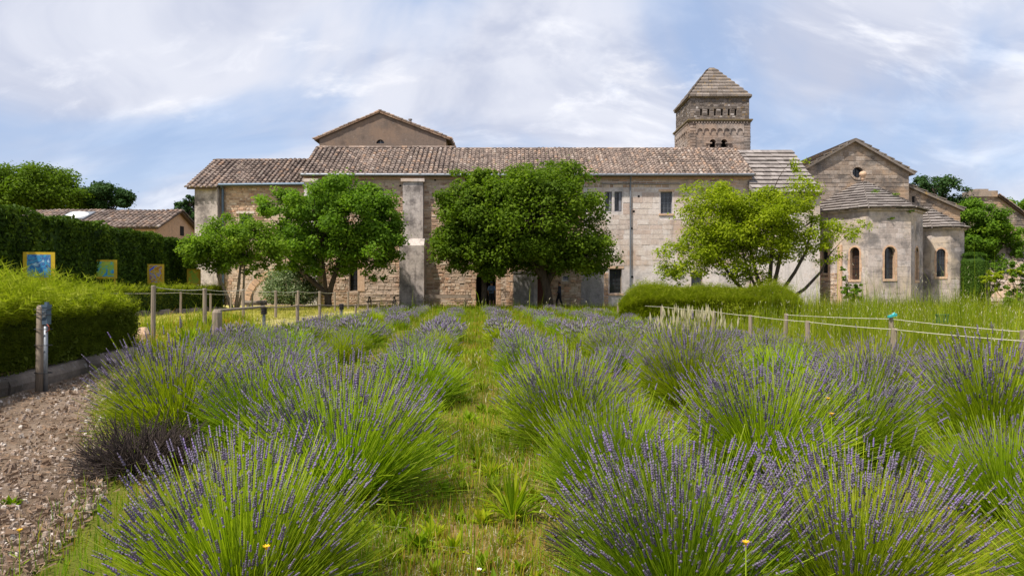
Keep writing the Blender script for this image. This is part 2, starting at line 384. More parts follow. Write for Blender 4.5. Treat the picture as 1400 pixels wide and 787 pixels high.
# ------------------------------------------------------------------ walls of coursed stones
def intervals(lo, hi, cuts):
    segs = [(lo, hi)]
    for a, b in cuts:
        ns = []
        for s, e in segs:
            if b <= s or a >= e: ns.append((s, e)); continue
            if a > s: ns.append((s, a))
            if b < e: ns.append((b, e))
        segs = ns
    return [(s, e) for s, e in segs if e - s > 0.05]
def stones(mb, O, u, zr, ur, wr, hr, proud=(0.01, 0.05), gap=0.012, holes=(), top=None, each=None, round_=0.35):
    """courses of stones on the wall plane O + a*u + z*Z; ur=(u0,u1) or function of z; holes=(u0,u1,z0,z1)"""
    O = Vector(O); u = Vector(u).normalized(); n = u.cross(Vector((0, 0, 1))); Z = Vector((0, 0, 1))
    z = zr[0]
    while z < zr[1] - 0.03:
        h = min(random.uniform(*hr), zr[1] - z)
        lo, hi = ur(z + h) if callable(ur) else ur
        cuts = [(a, b) for a, b, c, d in holes if d > z + 0.02 and c < z + h - 0.02]
        for s, e in intervals(lo, hi, cuts):
            x = s
            while x < e - 0.02:
                w = random.uniform(*wr)
                if e - (x + w) < wr[0] * 0.6: w = e - x
                x1 = min(x + w, e); g = gap * 0.5; p = random.uniform(*proud)
                a0, a1 = x + g * random.uniform(.6, 1.6), x1 - g * random.uniform(.6, 1.6)
                b0, b1 = z + g * random.uniform(.6, 1.6), z + h - g * random.uniform(.6, 1.6)
                c = min(0.35 * min(a1 - a0, b1 - b0), round_ * 0.05)
                base = [(a0, b0), (a1, b0), (a1, b1), (a0, b1)]
                j = lambda: random.uniform(0.6, 1.4) * c
                face = [(a0 + j(), b0 + j()), (a1 - j(), b0 + j()), (a1 - j(), b1 - j()), (a0 + j(), b1 - j())]
                V = [O + u * q[0] + Z * q[1] - n * 0.03 for q in base] + [O + u * q[0] + Z * q[1] + n * (p + random.uniform(-.004, .004)) for q in face]
                F = [[4, 5, 6, 7], [0, 1, 5, 4], [1, 2, 6, 5], [2, 3, 7, 6], [3, 0, 4, 7]]
                t = random.random()
                if each: each(V, F, t)
                else: mb.add(V, F, 0, t)
                x = x1
        z += h
def wall(mb, O, u, ur, zr, holes=(), arches=(), depth=0.3, m=0, t=0.5):
    """front sheet of a wall with real openings (reveals of the given depth); arches spring at the top of their hole minus radius"""
    O = Vector(O); u = Vector(u).normalized(); n = u.cross(Vector((0, 0, 1))); Z = Vector((0, 0, 1))
    pt = lambda a, z, d=0.0: O + u * a + Z * z - n * d
    allh = list(holes) + list(arches)
    us = sorted(set([ur[0], ur[1]] + [x for h in allh for x in h[:2] if ur[0] < x < ur[1]]))
    zs = sorted(set([zr[0], zr[1]] + [x for h in allh for x in h[2:4] if zr[0] < x < zr[1]]))
    for i in range(len(us) - 1):
        for j in range(len(zs) - 1):
            cu, cz = (us[i] + us[i+1]) / 2, (zs[j] + zs[j+1]) / 2
            if any(h[0] < cu < h[1] and h[2] < cz < h[3] for h in allh): continue
            mb.poly([pt(us[i], zs[j]), pt(us[i+1], zs[j]), pt(us[i+1], zs[j+1]), pt(us[i], zs[j+1])], m, t)
    for h in holes:
        a, b, c, d = h
        for (p, q) in (((a, c), (a, d)), ((a, d), (b, d)), ((b, d), (b, c)), ((b, c), (a, c))):
            mb.poly([pt(*p), pt(*q), pt(*q, depth), pt(*p, depth)], m, t)
    for h in arches:
        a, b, c, d = h; r = (b - a) / 2; cz = d - r; cu = (a + b) / 2
        arc = [(cu - r * math.cos(PI * k / 12), cz + r * math.sin(PI * k / 12)) for k in range(13)]
        for k in range(12):
            p, q = arc[k], arc[k + 1]
            mb.poly([pt(*p), pt(*q), pt(*q, depth), pt(*p, depth)], m, t)
            corner = (a, d) if k < 6 else (b, d)
            mb.poly([pt(*p), pt(*corner), pt(*q)], m, t)
        for (p, q) in (((a, c), (a, cz)), ((b, cz), (b, c)), ((b, c), (a, c))):
            mb.poly([pt(*p), pt(*q), pt(*q, depth), pt(*p, depth)], m, t)
def block_maker(parent, mat):
    def f(V, F, t):
        b = MB(); b.add(V, F, 0, t); b.build('stone_block', mat, parent)
    return f
class Frame:
    """local axes on a wall: u right, z up, n out"""
    def __init__(s, O, u):
        s.O = Vector(O); s.u = Vector(u).normalized(); s.n = s.u.cross(Vector((0, 0, 1)))
    def __call__(s, a, z, d=0.0): return s.O + s.u * a + Vector((0, 0, z)) + s.n * d
    def box(s, mb, a0, a1, z0, z1, d0, d1, m=0, t=0.5):
        V = [s(a0, z0, d1), s(a1, z0, d1), s(a1, z0, d0), s(a0, z0, d0), s(a0, z1, d1), s(a1, z1, d1), s(a1, z1, d0), s(a0, z1, d0)]
        mb.add(V, BOXF, m, t)
def window(fr, h, parent, depth=0.22, bars=(2, 3), pane='glass', frame='wood', fw=0.05, arched=False, bar='iron', label=None, name='window'):
    """pane set back in the opening h=(u0,u1,z0,z1) with a frame and bars as its sub-parts"""
    a, b, c, d = h
    p = MB()
    p.poly([fr(a, c, -depth), fr(b, c, -depth), fr(b, d, -depth), fr(a, d, -depth)])
    w = p.build(name, M[pane], parent, label=label)
    f = MB()
    for q in ((a, a + fw, c, d), (b - fw, b, c, d)): fr.box(f, *q, -depth + .002, -depth + .05)
    for q in ((a + fw, b - fw, c, c + fw), (a + fw, b - fw, d - fw, d)): fr.box(f, *q, -depth + .002, -depth + .048)
    f.build('window_frame', M[frame], w)
    g = MB()
    for i in range(1, bars[0] + 1):
        x = a + (b - a) * i / (bars[0] + 1); fr.box(g, x - .012, x + .012, c + fw, d - fw, -depth + .006, -depth + .032)
    for i in range(1, bars[1] + 1):
        z = c + (d - c) * i / (bars[1] + 1); fr.box(g, a + fw, b - fw, z - .010, z + .010, -depth + .008, -depth + .028)
    if bars[0] + bars[1]: g.build('window_bars', M[bar], w)
    return w
def tile_roof(parent, O, U, Vv, width, length, pitch=0.30, row=0.42, rad=0.105, shear=0.0, seed=1):
    """canal tiles: O eave corner, U along the eave, Vv up the slope (unit)"""
    R = random.Random(seed); O = Vector(O); U = Vector(U).normalized(); Vv = Vector(Vv).normalized(); Nn = U.cross(Vv).normalized()
    if Nn.z < 0: Nn = -Nn
    bed = MB(); bed.hexa([O, O + U * width, O + U * width + Vv * length, O + Vv * length], Nn, 0.12)
    rf = bed.build('roof', M['underroof'], parent)
    mb = MB(); nc = int(width / pitch); nr = int(math.ceil(length / row)); K = 5
    for c in range(nc + 1):
        uc = min(c * width / nc, width)
        cj = R.uniform(-.018, .018); tc = R.gauss(0, .08)
        for r in range(nr):
            v0 = r * row + R.uniform(-.03, .03) - (0.08 if r == 0 else 0); v1 = min(v0 + row * 1.16, length)
            if v1 - v0 < .1: continue
            ru = uc + cj + R.uniform(-.012, .012); sk = R.uniform(-.012, .012)
            r0, r1 = rad * R.uniform(.95, 1.08), rad * 0.84
            V = []
            for (v, rr, lift, us) in ((v0, r0, 0.035 + R.uniform(0, .015), ru), (v1, r1, 0.0, ru + sk)):
                sag = .035 * math.sin(uc * .62 + seed) + .02 * math.sin(uc * 1.9 + v * 1.3)
                for k in range(K + 1):
                    a = PI * k / K
                    V.append(O + U * (us + math.cos(a) * rr) + Vv * v + Nn * (lift + .03 + sag * min(1, v) + math.sin(a) * rr * 0.95))
            F = [[k, k + 1, K + 2 + k, K + 1 + k] for k in range(K)] + [list(range(K + 1))[::-1]]
            mb.add(V, F, 0, min(1, max(0, R.betavariate(1.6, 1.6) + tc)))
    # concave channel tiles between, tinted darker to paint the shade in the gaps
    for c in range(nc):
        uc = (c + .5) * width / nc
        for r in range(nr):
            v0 = r * row; v1 = min(v0 + row, length)
            V = []
            for v, lift in ((v0, .03), (v1, .006)):
                for k in range(4):
                    a = -1 + 2 * k / 3
                    V.append(O + U * (uc + a * pitch * .42) + Vv * v + Nn * (lift + .004 + .05 * a * a))
            mb.add(V, [[k, k + 1, 5 + k, 4 + k] for k in range(3)], 0, R.random() * .7)
    mb.build('roof_tiles', M['tile'], rf, kind='stuff')
    return rf
def slab_obj(q, n, th, parent, mat):
    mb = MB(); mb.hexa(q, n, th, 0, random.random()); return mb.build('roof_slab', mat, parent)

# ------------------------------------------------------------------ the setting: ground, lawn terrace, gravel path
def sheet(name, pts, z, mat, kind='structure'):
    mb = MB(); mb.poly([(x, y, z(x, y) if callable(z) else z) for x, y in pts]); o = mb.build(name, mat); o['kind'] = kind; return o
def ground_sheet():
    mb = MB(); xs = [-1500, -200, -60] + list(np.arange(-12, 13, 0.75)) + [60, 200, 1500]
    ys = [-60, 0] + list(np.arange(1.5, 16, 0.75)) + [20, 30, 45, 60, 120, 400, 2500]
    R = random.Random(3); V = []
    for y in ys:
        for x in xs:
            near = abs(x) < 12 and 1.5 <= y < 16
            V.append((x, y, R.uniform(-.025, .02) if near else 0))
    n = len(xs); F = [[j*n+i, j*n+i+1, (j+1)*n+i+1, (j+1)*n+i] for j in range(len(ys)-1) for i in range(n-1)]
    mb.add(V, F); o = mb.build('ground', M['ground'], smooth=True); o['kind'] = 'structure'
ground_sheet()
def kerbx(y): return -6.75 - 0.165 * (y - 9.0)             # line of the low kerb wall on the left
def lawn_z(y): return max(0.06, 0.42 - 0.0112 * max(0, y - 14))
def lawn():
    mb = MB(); ys = list(np.arange(14.2, 47.9, 1.6)) + [47.9]; V = []
    for y in ys:
        xr = -7.75 if y > 16 else kerbx(y)
        V += [(-60, y, lawn_z(y)), (-20, y, lawn_z(y) + .05), (-13, y, lawn_z(y)), (xr - .8, y, lawn_z(y)), (xr, y, -0.03)]
    mb.add(V, [[5*j+i, 5*j+i+1, 5*j+6+i, 5*j+5+i] for j in range(len(ys)-1) for i in range(4)])
    o = mb.build('lawn', M['lawnsoil']); o['kind'] = 'structure'
lawn()
def terrace():
    mb = MB(); ys = [1.0, 4, 7, 10, 14.2]
    V = []
    for y in ys: V += [(-60, y, 0.28), (kerbx(y) - .16, y, 0.28)]
    mb.add(V, [[2*j, 2*j+1, 2*j+3, 2*j+2] for j in range(4)])
    mb.poly([(-60, 14.2, -.05), (-60, 14.2, .42), (kerbx(14.2) - .8, 14.2, .42), (kerbx(14.2) - .16, 14.2, .28), (kerbx(14.2) - .16, 14.2, -.05)])
    o = mb.build('terrace_soil', M['ground']); o['kind'] = 'structure'
terrace()
def path():
    R = random.Random(5); mb = MB()
    edge = [(-2.35, 1.0), (-2.5, 3.3), (-2.75, 4.2), (-2.95, 4.8), (-3.5, 5.8), (-4.3, 7.0), (-5.3, 9.0), (-6.2, 11), (-7.0, 13.2)]
    nx = 14; V = []
    for j in range(len(edge) - 1):
        for s in range(4):
            t = s / 4; x1 = edge[j][0] * (1-t) + edge[j+1][0] * t + R.uniform(-.08, .08); y = edge[j][1] * (1-t) + edge[j+1][1] * t
            x0 = kerbx(y) + .05
            for i in range(nx):
                u = i / (nx - 1); V.append((x0 + (x1 - x0) * u, y, (0.03 + R.uniform(-.012, .02)) if i < nx - 1 else -.04))
    n = len(V) // nx
    mb.add(V, [[j*nx+i, j*nx+i+1, (j+1)*nx+i+1, (j+1)*nx+i] for j in range(n-1) for i in range(nx-1)])
    o = mb.build('gravel_path', M['gravel'], smooth=True); o['kind'] = 'structure'
    # loose pebbles and straw
    pb = MB()
    for k in range(6500):
        y = 2.6 * (13 / 2.6) ** R.random(); e = np.interp(y, [p[1] for p in edge], [p[0] for p in edge])
        x = R.uniform(max(kerbx(y) + .1, -0.80 * y), e + .1)
        s = R.choice([.004, .004, .005, .006, .006, .008, .010, .014, .022]) * (1 + y * .05); a = R.uniform(0, 6.28)
        ring = [(x + math.cos(a + i * 1.2566) * s * R.uniform(.7, 1.2), y + math.sin(a + i * 1.2566) * s * R.uniform(.6, 1.1)) for i in range(5)]
        t = R.random()
        Vv = [(px, py, .02) for px, py in ring] + [(x + (px - x) * .6, y + (py - y) * .6, .03 + s * R.uniform(.7, 1.1)) for px, py in ring]
        pb.add(Vv, [[i, (i+1) % 5, 5 + (i+1) % 5, 5 + i] for i in range(5)] + [[5, 6, 7, 8, 9]], 0, t)
    pb.build('pebbles', M['pebble'], kind='stuff')
    sb = MB()
    for k in range(2600):
        y = 2.6 * (11 / 2.6) ** R.random(); e = np.interp(y, [p[1] for p in edge], [p[0] for p in edge])
        x = R.uniform(max(kerbx(y) + .2, -0.80 * y), e + .15); a = R.uniform(0, 6.28); l = R.uniform(.02, .09); w = .0012 + .0003 * y
        dx, dy = math.cos(a), math.sin(a); z = .045 + R.uniform(0, .02)
        sb.add([(x - dy*w, y + dx*w, z), (x + dy*w, y - dx*w, z), (x + dx*l + dy*w, y + dy*l - dx*w, z + R.uniform(-.01, .03)), (x + dx*l - dy*w, y + dy*l + dx*w, z + R.uniform(-.01, .03))], [[0,1,2,3]], 0, R.choice([.2, .6, .9, 1]))
    sb.build('dry_litter', M['woodwarm'], kind='stuff')
path()

# ------------------------------------------------------------------ the long wing of the monastery
FD = 48.0
def long_wing():
    root = thing('monastery_wing', 'long two storey stone wing with brown tiled roof behind the big trees', 'building', (1.1, FD, 0))
    X0, X1, ZE = -14.5, 16.7, 9.3
    U = (1, 0, 0); O = (0, FD, 0); fr = Frame(O, U)
    arch = [(-2.52, -1.13, 0.0, 2.62)]
    door = (1.8, 2.62, 0.0, 2.05); small = (3.5, 4.06, 1.78, 2.24); low = (6.84, 7.72, 0.93, 2.68)
    up1 = (6.55, 7.02, 6.68, 8.08); up2 = (7.2, 7.72, 6.68, 8.08); up3 = (10.44, 11.27, 6.54, 8.08); up4 = (14.66, 15.6, 6.7, 8.5)
    upl = (-9.5, -9.02, 7.9, 8.35); lowl = (-11.45, -10.85, 1.1, 3.15); low5 = (12.6, 13.4, 0.9, 2.4)
    holes = [door, small, low, up1, up2, up3, up4, upl, lowl, low5]
    mb = MB()
    wall(mb, O, U, (X0, 5.0), (-.2, ZE), [h for h in holes if h[1] < 5], arch, 0.32, 0)
    wall(mb, O, U, (5.0, X1), (-.2, ZE), [h for h in holes if h[0] > 5], [], 0.32, 1)
    # end walls, back, near-black sheet painting the room's shade behind the openings
    for x in (X0, X1): mb.poly([(x, FD, -.2), (x, FD, ZE), (x, FD + 3.8, 11.6), (x, FD + 7, ZE + .5), (x, FD + 7, -.2)], 0)
    mb.poly([(X0, FD + 7, -.2), (X1, FD + 7, -.2), (X1, FD + 7, ZE + .5), (X0, FD + 7, ZE + .5)], 0)
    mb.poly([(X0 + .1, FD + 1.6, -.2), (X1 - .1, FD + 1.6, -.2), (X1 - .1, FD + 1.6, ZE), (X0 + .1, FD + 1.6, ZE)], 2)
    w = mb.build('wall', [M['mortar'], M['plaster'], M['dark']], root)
    sb = MB()
    cut = [(h[0] - .06, h[1] + .06, h[2] - .08, h[3] + .1) for h in holes + arch] + [(-7.6, -6.2, 4.4, 8.9), (-7.8, -6.05, 0, 4.6), (-14.5, -13.6, 0, 9), (.1, 1.54, 0, 2.5)]
    stones(sb, O, U, (0.0, 8.75), (X0 + .02, 5.05), (.14, .55), (.08, .24), (.003, .05), .022, cut)
    stones(sb, O, U, (8.35, 9.2), (5.1, X1), (.25, .7), (.14, .26), (.004, .03), .02)
    sb.build('rubble_stones', M['rubble'], w, kind='stuff')
    def blk(V, F, t):
        b = MB(); b.add(V, F, 0, t); b.build('stone_block', M['ashlar'], w)
    cut2 = [(h[0] - .07, h[1] + .07, h[2] - .12, h[3] + .16) for h in holes]
    stones(None, O, U, (2.9, 8.3), (5.3, X1 - .1), (.48, .95), (.33, .42), (.004, .022), .014, cut2, each=blk, round_=.2)
    # quoins and jambs in orange stone
    jb = MB()
    for (a, b, z0, z1) in ((-1.13, -.78, 0, 2.7), (-.42, .06, 0, 2.55), (6.45, 6.8, 0, 2.4), (-2.86, -2.52, 0, 1.9)):
        stones(jb, O, U, (z0, z1), (a, b), (.2, .4), (.2, .34), (.015, .05), .016)
    fr.box(jb, -10.85, -10.35, 1.1, 3.2, 0, .05, 0, .8)
    for h in (up3, up4, low): fr.box(jb, h[0] - .14, h[1] + .14, h[3], h[3] + .17, 0, .03, 0, .9); fr.box(jb, h[0] - .12, h[1] + .12, h[2] - .13, h[2] - .01, 0, .07, 0, .6)
    jb.build('orange_jambs', M['orangestone'], w, kind='stuff')
    va = MB(); r = .695; zc = 2.62 - r
    for k in range(11):
        a0, a1 = PI * k / 11 + .02, PI * (k + 1) / 11 - .02
        V = [fr(-1.825 - math.cos(a) * q, zc + math.sin(a) * q, d) for d in (0, .04) for a, q in ((a0, r), (a1, r), (a1, r + .32), (a0, r + .32))]
        b = MB(); b.add(V, BOXF, 0, random.random()); b.build('arch_stone', M['orangestone'], w)
    # plaster repairs and low grey buttress
    pb = MB(); fr.box(pb, 4.85, 6.42, 0, 2.75, -.02, .035, 0); pb.build('plaster_patch', M['greyrender'], w)
    gb = MB(); fr.box(gb, .1, 1.5, -.2, 2.35, -.02, .5, 0); fr.box(gb, .06, 1.54, 2.35, 2.47, -.02, .54, 0, .9)
    gb.build('low_buttress', M['greyrender'], root)
    eb = MB(); fr.box(eb, 1.52, 1.76, 0, 2.3, -.02, .16, 0, .9); eb.build('pale_door_jamb', M['plaster'], root)
    # main buttress in two stages
    bb = MB(); fr.box(bb, -7.6, -6.2, 4.2, 8.7, -.02, .5, 0)
    fr.box(bb, -7.77, -6.07, -.2, 4.25, -.02, .95, 0, .1)
    bb.add([fr(a, z, d) for a in (-7.77, -6.07) for d, z in ((-.02, 4.25), (.95, 4.25), (.5, 4.75), (-.02, 4.75))],
           [[0,1,2,3],[7,6,5,4],[1,5,6,2],[0,4,5,1],[2,6,7,3]], 0, .9)
    bt = bb.build('buttress', M['buttress'], root)
    cb = MB(); fr.box(cb, -7.72, -6.08, 8.7, 8.92, -.02, .6, 0, .9); cb.build('cap_stone', M['ashlar'], bt)
    pb = MB(); fr.box(pb, -14.5, -13.6, -.2, 8.7, -.02, .4, 0); p = pb.build('corner_pier', M['plaster'], root)
    cb = MB(); fr.box(cb, -14.58, -13.5, 8.7, 8.92, -.02, .5, 0, .9); cb.build('cap_stone', M['ashlar'], p)
    # windows and doors
    window(fr, low, root, .25, (3, 5), 'glass', 'wood')
    window(fr, up1, root, .2, (1, 2), 'glass', 'shutter', .06); window(fr, up2, root, .2, (1, 2), 'glass', 'shutter', .06)
    window(fr, up3, root, .2, (2, 3), 'glass', 'shutter', .06, bar='zinc'); window(fr, up4, root, .2, (1, 3), 'glass', 'white', .07, bar='white')
    window(fr, upl, root, .2, (0, 0)); window(fr, lowl, root, .25, (2, 4)); window(fr, small, root, .15, (0, 0), 'glass', 'white', .09); window(fr, low5, root, .2, (2, 3))
    for hh in (up1, up2):
        s = MB()
        fr.box(s, hh[1] - .20, hh[1] - .05, hh[2] + .06, hh[3] - .05, -.13, -.09)
        s.build('window_shutter', M['shutter'], root)
    d = MB(); fr.box(d, 1.82, 2.6, 0, 2.0, -.3, -.22)
    for k in range(1, 5): fr.box(d, 1.82 + k * .156 - .006, 1.82 + k * .156 + .006, .05, 1.95, -.22, -.212)
    dd = d.build('door', M['reddoor'], root)
    k = MB(); fr.box(k, 2.46, 2.5, .95, 1.1, -.22, -.16); k.build('door_handle', M['iron'], dd)
    n = MB(); fr.box(n, 2.1, 2.34, 1.5, 1.66, -.22, -.205); n.build('door_notice', M['white'], dd)
    # roofs: two lengths, the left one stands a little higher at the ridge
    p = Vector((0, 3.8, 2.42)).normalized()
    tile_roof(root, (X0 - .25, FD - .42, ZE - .12), U, p, 10.1, 5.1, .34, .40, .125, seed=2)
    tile_roof(root, (X0 + 9.9, FD - .42, ZE - .13), U, p, X1 - X0 - 9.75, 4.9, .30, .40, .11, seed=3)
    rb = MB()
    ridge = Vector((0, FD - .42, ZE - .12)) + p * 5.05
    x = X0 - .25
    while x < X1:
        top = ridge.z + .04 if x < X0 + 9.8 else ridge.z - .08
        rb.tube([(x, ridge.y, top), (x + .44, ridge.y, top + .012)], [.14, .12], 6, 0, random.random()); x += .4
    rb.build('ridge_tiles', M['tile'], root, kind='stuff')
    bk = MB(); bk.hexa([(X0 - .25, ridge.y, ridge.z - .1), (X1 + .1, ridge.y, ridge.z - .1), (X1 + .1, FD + 7.4, ZE + .4), (X0 - .25, FD + 7.4, ZE + .4)], (0, .5, .85), .1)
    bk.build('rear_roof', M['tile'], root)
    g = MB(); g.tube([(X0 - .2, FD - .5, ZE - .1), (0, FD - .5, ZE - .13), (X1 + .15, FD - .5, ZE - .1)], .10, 8); g.build('gutter', M['zinc'], root)
    e = MB(); fr.box(e, X0 - .1, X1 + .1, ZE - .36, ZE - .14, .0, .16, 0, .2); e.build('eaves_cornice', M['orangestone'], root)
    g = MB(); g.tube([(8.3, FD - .48, ZE - .15), (8.3, FD - .2, ZE - .5), (8.3, FD - .13, ZE - .9), (8.3, FD - .13, 0)], .055, 8)
    for z in (1.5, 4.2, 7.0): g.tube([(8.3, FD - .13, z), (8.3, FD - .13, z + .07)], .075, 8)
    g.build('drainpipe', M['zinc'], root)
    g = MB(); g.tube([(6.3, FD - .06, 8.66), (7.1, FD - .06, 8.62), (7.9, FD - .06, 8.66), (9.5, FD - .06, 8.60), (11.8, FD - .06, 8.64)], .05, 6)
    g.build('cable_run', M['greyrender'], root)
    hb = MB()
    for x, z in ((8.9, 7.75), (8.55, 6.7), (8.42, 5.5), (8.45, 2.1), (-5.4, 8.9), (-7.85, 8.5)): fr.box(hb, x - .07, x + .07, z - .07, z + .07, 0, .03)
    hb.build('putlog_holes', M['dark'], w, kind='stuff')
long_wing()

def left_wing():
    D = 48.6; X0, X1, ZE = -22.3, -14.5, 8.72
    root = thing('left_wing', 'lower tiled stone wing at the left end with grey corner pier', 'building', ((X0 + X1) / 2, D, 0))
    O = (0, D, 0); U = (1, 0, 0); fr = Frame(O, U)
    hole = (-19.4, -18.5, 5.7, 6.6); arch = []
    mb = MB(); wall(mb, O, U, (X0, X1), (-.2, ZE), [hole], [], .3)
    for x in (X0, ): mb.poly([(x, D, -.2), (x, D, ZE), (x, D + 3.9, 11.0), (x, D + 6.5, ZE), (x, D + 6.5, -.2)])
    mb.poly([(X0, D + 6.5, -.2), (X1, D + 6.5, -.2), (X1, D + 6.5, ZE), (X0, D + 6.5, ZE)])
    w = mb.build('wall', M['mortar'], root)
    sb = MB(); stones(sb, O, U, (0, ZE - .3), (-20.6, X1), (.16, .46), (.10, .2), (.004, .045), .022, [(-19.5, -18.4, 5.6, 6.75), (-19.3, -14.6, 0, 3.4)])
    # stones round the blocked arch follow it
    c, r = -16.4, 2.75
    for z0 in np.arange(0, 3.4, .16):
        for a, b in ((-19.3, c - math.sqrt(max(0, (r + .1) ** 2 - z0 ** 2)) if z0 < r + .1 else c), (c + math.sqrt(max(0, (r + .1) ** 2 - z0 ** 2)) if z0 < r + .1 else c, -14.6)):
            if b - a > .15: stones(sb, O, U, (z0, z0 + .16), (a, b), (.16, .4), (.15, .17), (.004, .04), .02)
    sb.build('rubble_stones', M['rubble'], w, kind='stuff')
    for k in range(19):
        a0, a1 = PI * k / 19 + .01, PI * (k + 1) / 19 - .01; rr = r - .45
        V = [fr(c - math.cos(a) * q, math.sin(a) * q, d) for d in (0, random.uniform(.04, .08)) for a, q in ((a0, rr), (a1, rr), (a1, r), (a0, r))]
        b = MB(); b.add(V, BOXF, 0, random.random()); b.build('arch_stone', M['orangestone'], w)
    fl = MB(); stones(fl, O, U, (0, 2.2), lambda z: (c - math.sqrt(max(.01, 2.3 ** 2 - z * z)), c + math.sqrt(max(.01, 2.3 ** 2 - z * z))), (.2, .4), (.12, .2), (-.02, .01), .02)
    fl.build('arch_infill', M['rubble'], w, kind='stuff')
    window(fr, hole, root, .2, (1, 1))
    lb = MB(); fr.box(lb, -19.6, -18.3, 6.6, 6.75, 0, .08, 0, .9); lb.build('window_lintel', M['ashlar'], root)
    pb = MB(); fr.box(pb, X0 - .05, -20.75, -.2, ZE - .25, -.02, .5); pb.build('corner_pier', M['buttress'], root)
    p = Vector((0, 3.9, 2.3)).normalized()
    tile_roof(root, (-20.7, D - .4, ZE - .14), U, p, 6.5, 4.95, .34, .40, .125, seed=5)
    tile_roof(root, (X0 - .45, D - .85, ZE - .4), U, p, 2.0, 5.4, .34, .40, .125, seed=6)
    rb = MB(); x = X0 - .4; rg = Vector((0, D - .4, ZE - .14)) + p * 4.92
    while x < X1: rb.tube([(x, rg.y, rg.z), (x + .44, rg.y, rg.z + .012)], [.14, .12], 6, 0, random.random()); x += .4
    rb.build('ridge_tiles', M['tile'], root, kind='stuff')
    bk = MB(); bk.hexa([(X0 - .4, rg.y, rg.z - .12), (X1, rg.y, rg.z - .12), (X1, D + 7, ZE - .1), (X0 - .4, D + 7, ZE - .1)], (0, .5, .85), .1); bk.build('rear_roof', M['tile'], root)
    g = MB(); g.tube([(-20.8, D - .5, ZE - .14), (X1 + .05, D - .5, ZE - .08)], .10, 8); g.build('gutter', M['bluepipe'], root)
    g = MB(); g.tube([(-20.5, D - .48, ZE - .2), (-20.5, D - .2, ZE - .4), (-20.5, D - .16, 0)], .09, 8); g.build('drainpipe', M['bluepipe'], root)
left_wing()

def gabled_hall():
    D = 58.0; X0, X1 = -16.35, -5.6; zl = PZ(190, D); za = PZ(155, D); xa = PX(519, D)
    root = thing('gabled_hall', 'tall brown rendered gable rising behind the tiled roof', 'building', ((X0 + X1) / 2, D, 0))
    fr = Frame((0, D, 0), (1, 0, 0)); L = 4.6
    zt = lambda x: zl + (za - zl) * (1 - abs(x - xa) / ((xa - X0) if x < xa else (X1 - xa)))
    mb = MB(); c = PX(520, D); zc = PZ(196.5, D); r = .34
    arc = [(c - r * math.cos(PI * k / 10), zc + r * math.sin(PI * k / 10)) for k in range(11)]
    f = lambda p, d=0: fr(p[0], p[1], -d)
    mb.poly([f(q) for q in [(X0, 0), (c - r, 0), arc[0]] + arc[1:6] + [(c, zt(c)), (xa, za), (X0, zl)] if not (q[0] > c + 1e-6 and q[1] > zc + r + .1)][:9] + [f((c, zt(c))), f((X0, zl))])
    mb.poly([f(q) for q in [(c + r, 0), (X1, 0), (X1, zl), (xa, za), (c, zt(c))] + arc[5:11]])
    mb.poly([f(q) for q in [(c - r, 0), (c + r, 0), (c + r, zc), (c - r, zc)]])
    for k in range(10): mb.poly([f(arc[k]), f(arc[k+1]), f(arc[k+1], .3), f(arc[k], .3)])
    mb.poly([f((X1, 0)), f((X1, 0), L), f((X1, zl), L), f((X1, zl))]); mb.poly([f((X0, 0), L), f((X0, 0)), f((X0, zl)), f((X0, zl), L)])
    mb.poly([f((X1, 0), L), f((X0, 0), L), f((X0, zl), L), f((xa, za), L), f((X1, zl), L)])
    mb.build('wall', M['gable'], root)
    w = MB(); w.poly([f(q, .28) for q in arc]); win = w.build('lunette_window', M['glass'], root)
    b = MB(); fr.box(b, c - .015, c + .015, zc, zc + r, -.27, -.24); b.build('window_bar', M['white'], win)
    for sgn, xe in ((-1, X0), (1, X1)):
        d = Vector((xa - xe, 0, za - zl)).normalized(); n = Vector((-d.z, 0, d.x)) if sgn < 0 else Vector((d.z, 0, -d.x))
        n = n if n.z > 0 else -n
        e = Vector((xe, D - .12, zl)) - d * .42 + n * .10
        tile_roof(root, e if sgn > 0 else e + Vector((0, L + .4, 0)), (0, 1 if sgn > 0 else -1, 0), d, L + .4, (Vector((xa, 0, za)) - Vector((xe, 0, zl))).length + .55, .34, .4, .12, seed=8 + sgn)
    vb = MB()
    for xe in (X0, X1):
        a, b = Vector((xe, 0, zl)), Vector((xa, 0, za)); d = (b - a).normalized(); a = a - d * .4
        for k in range(16):
            p, q = a.lerp(b, k / 16), a.lerp(b, (k + 1) / 16 - .004); h = random.uniform(.20, .27)
            vb.add([(p.x, D - .16, p.z + .02), (q.x, D - .16, q.z + .02), (q.x, D - .10, q.z + .02), (p.x, D - .10, p.z + .02), (p.x, D - .16, p.z + h), (q.x, D - .16, q.z + h), (q.x, D - .10, q.z + h), (p.x, D - .10, p.z + h)], BOXF, 0, random.random())
    vb.build('mortar_verge', M['orangestone'], root)
    ch = MB(); x = PX(561, D + 1); z = PZ(171, D + 1); ch.tube([(x, D + 1, z - .4), (x, D + 1, z + .4)], .12, 8); ch.tube([(x, D + 1, z + .4), (x, D + 1, z + .5)], .17, 8); ch.build('chimney_pot', M['greyrender'], root)
gabled_hall()

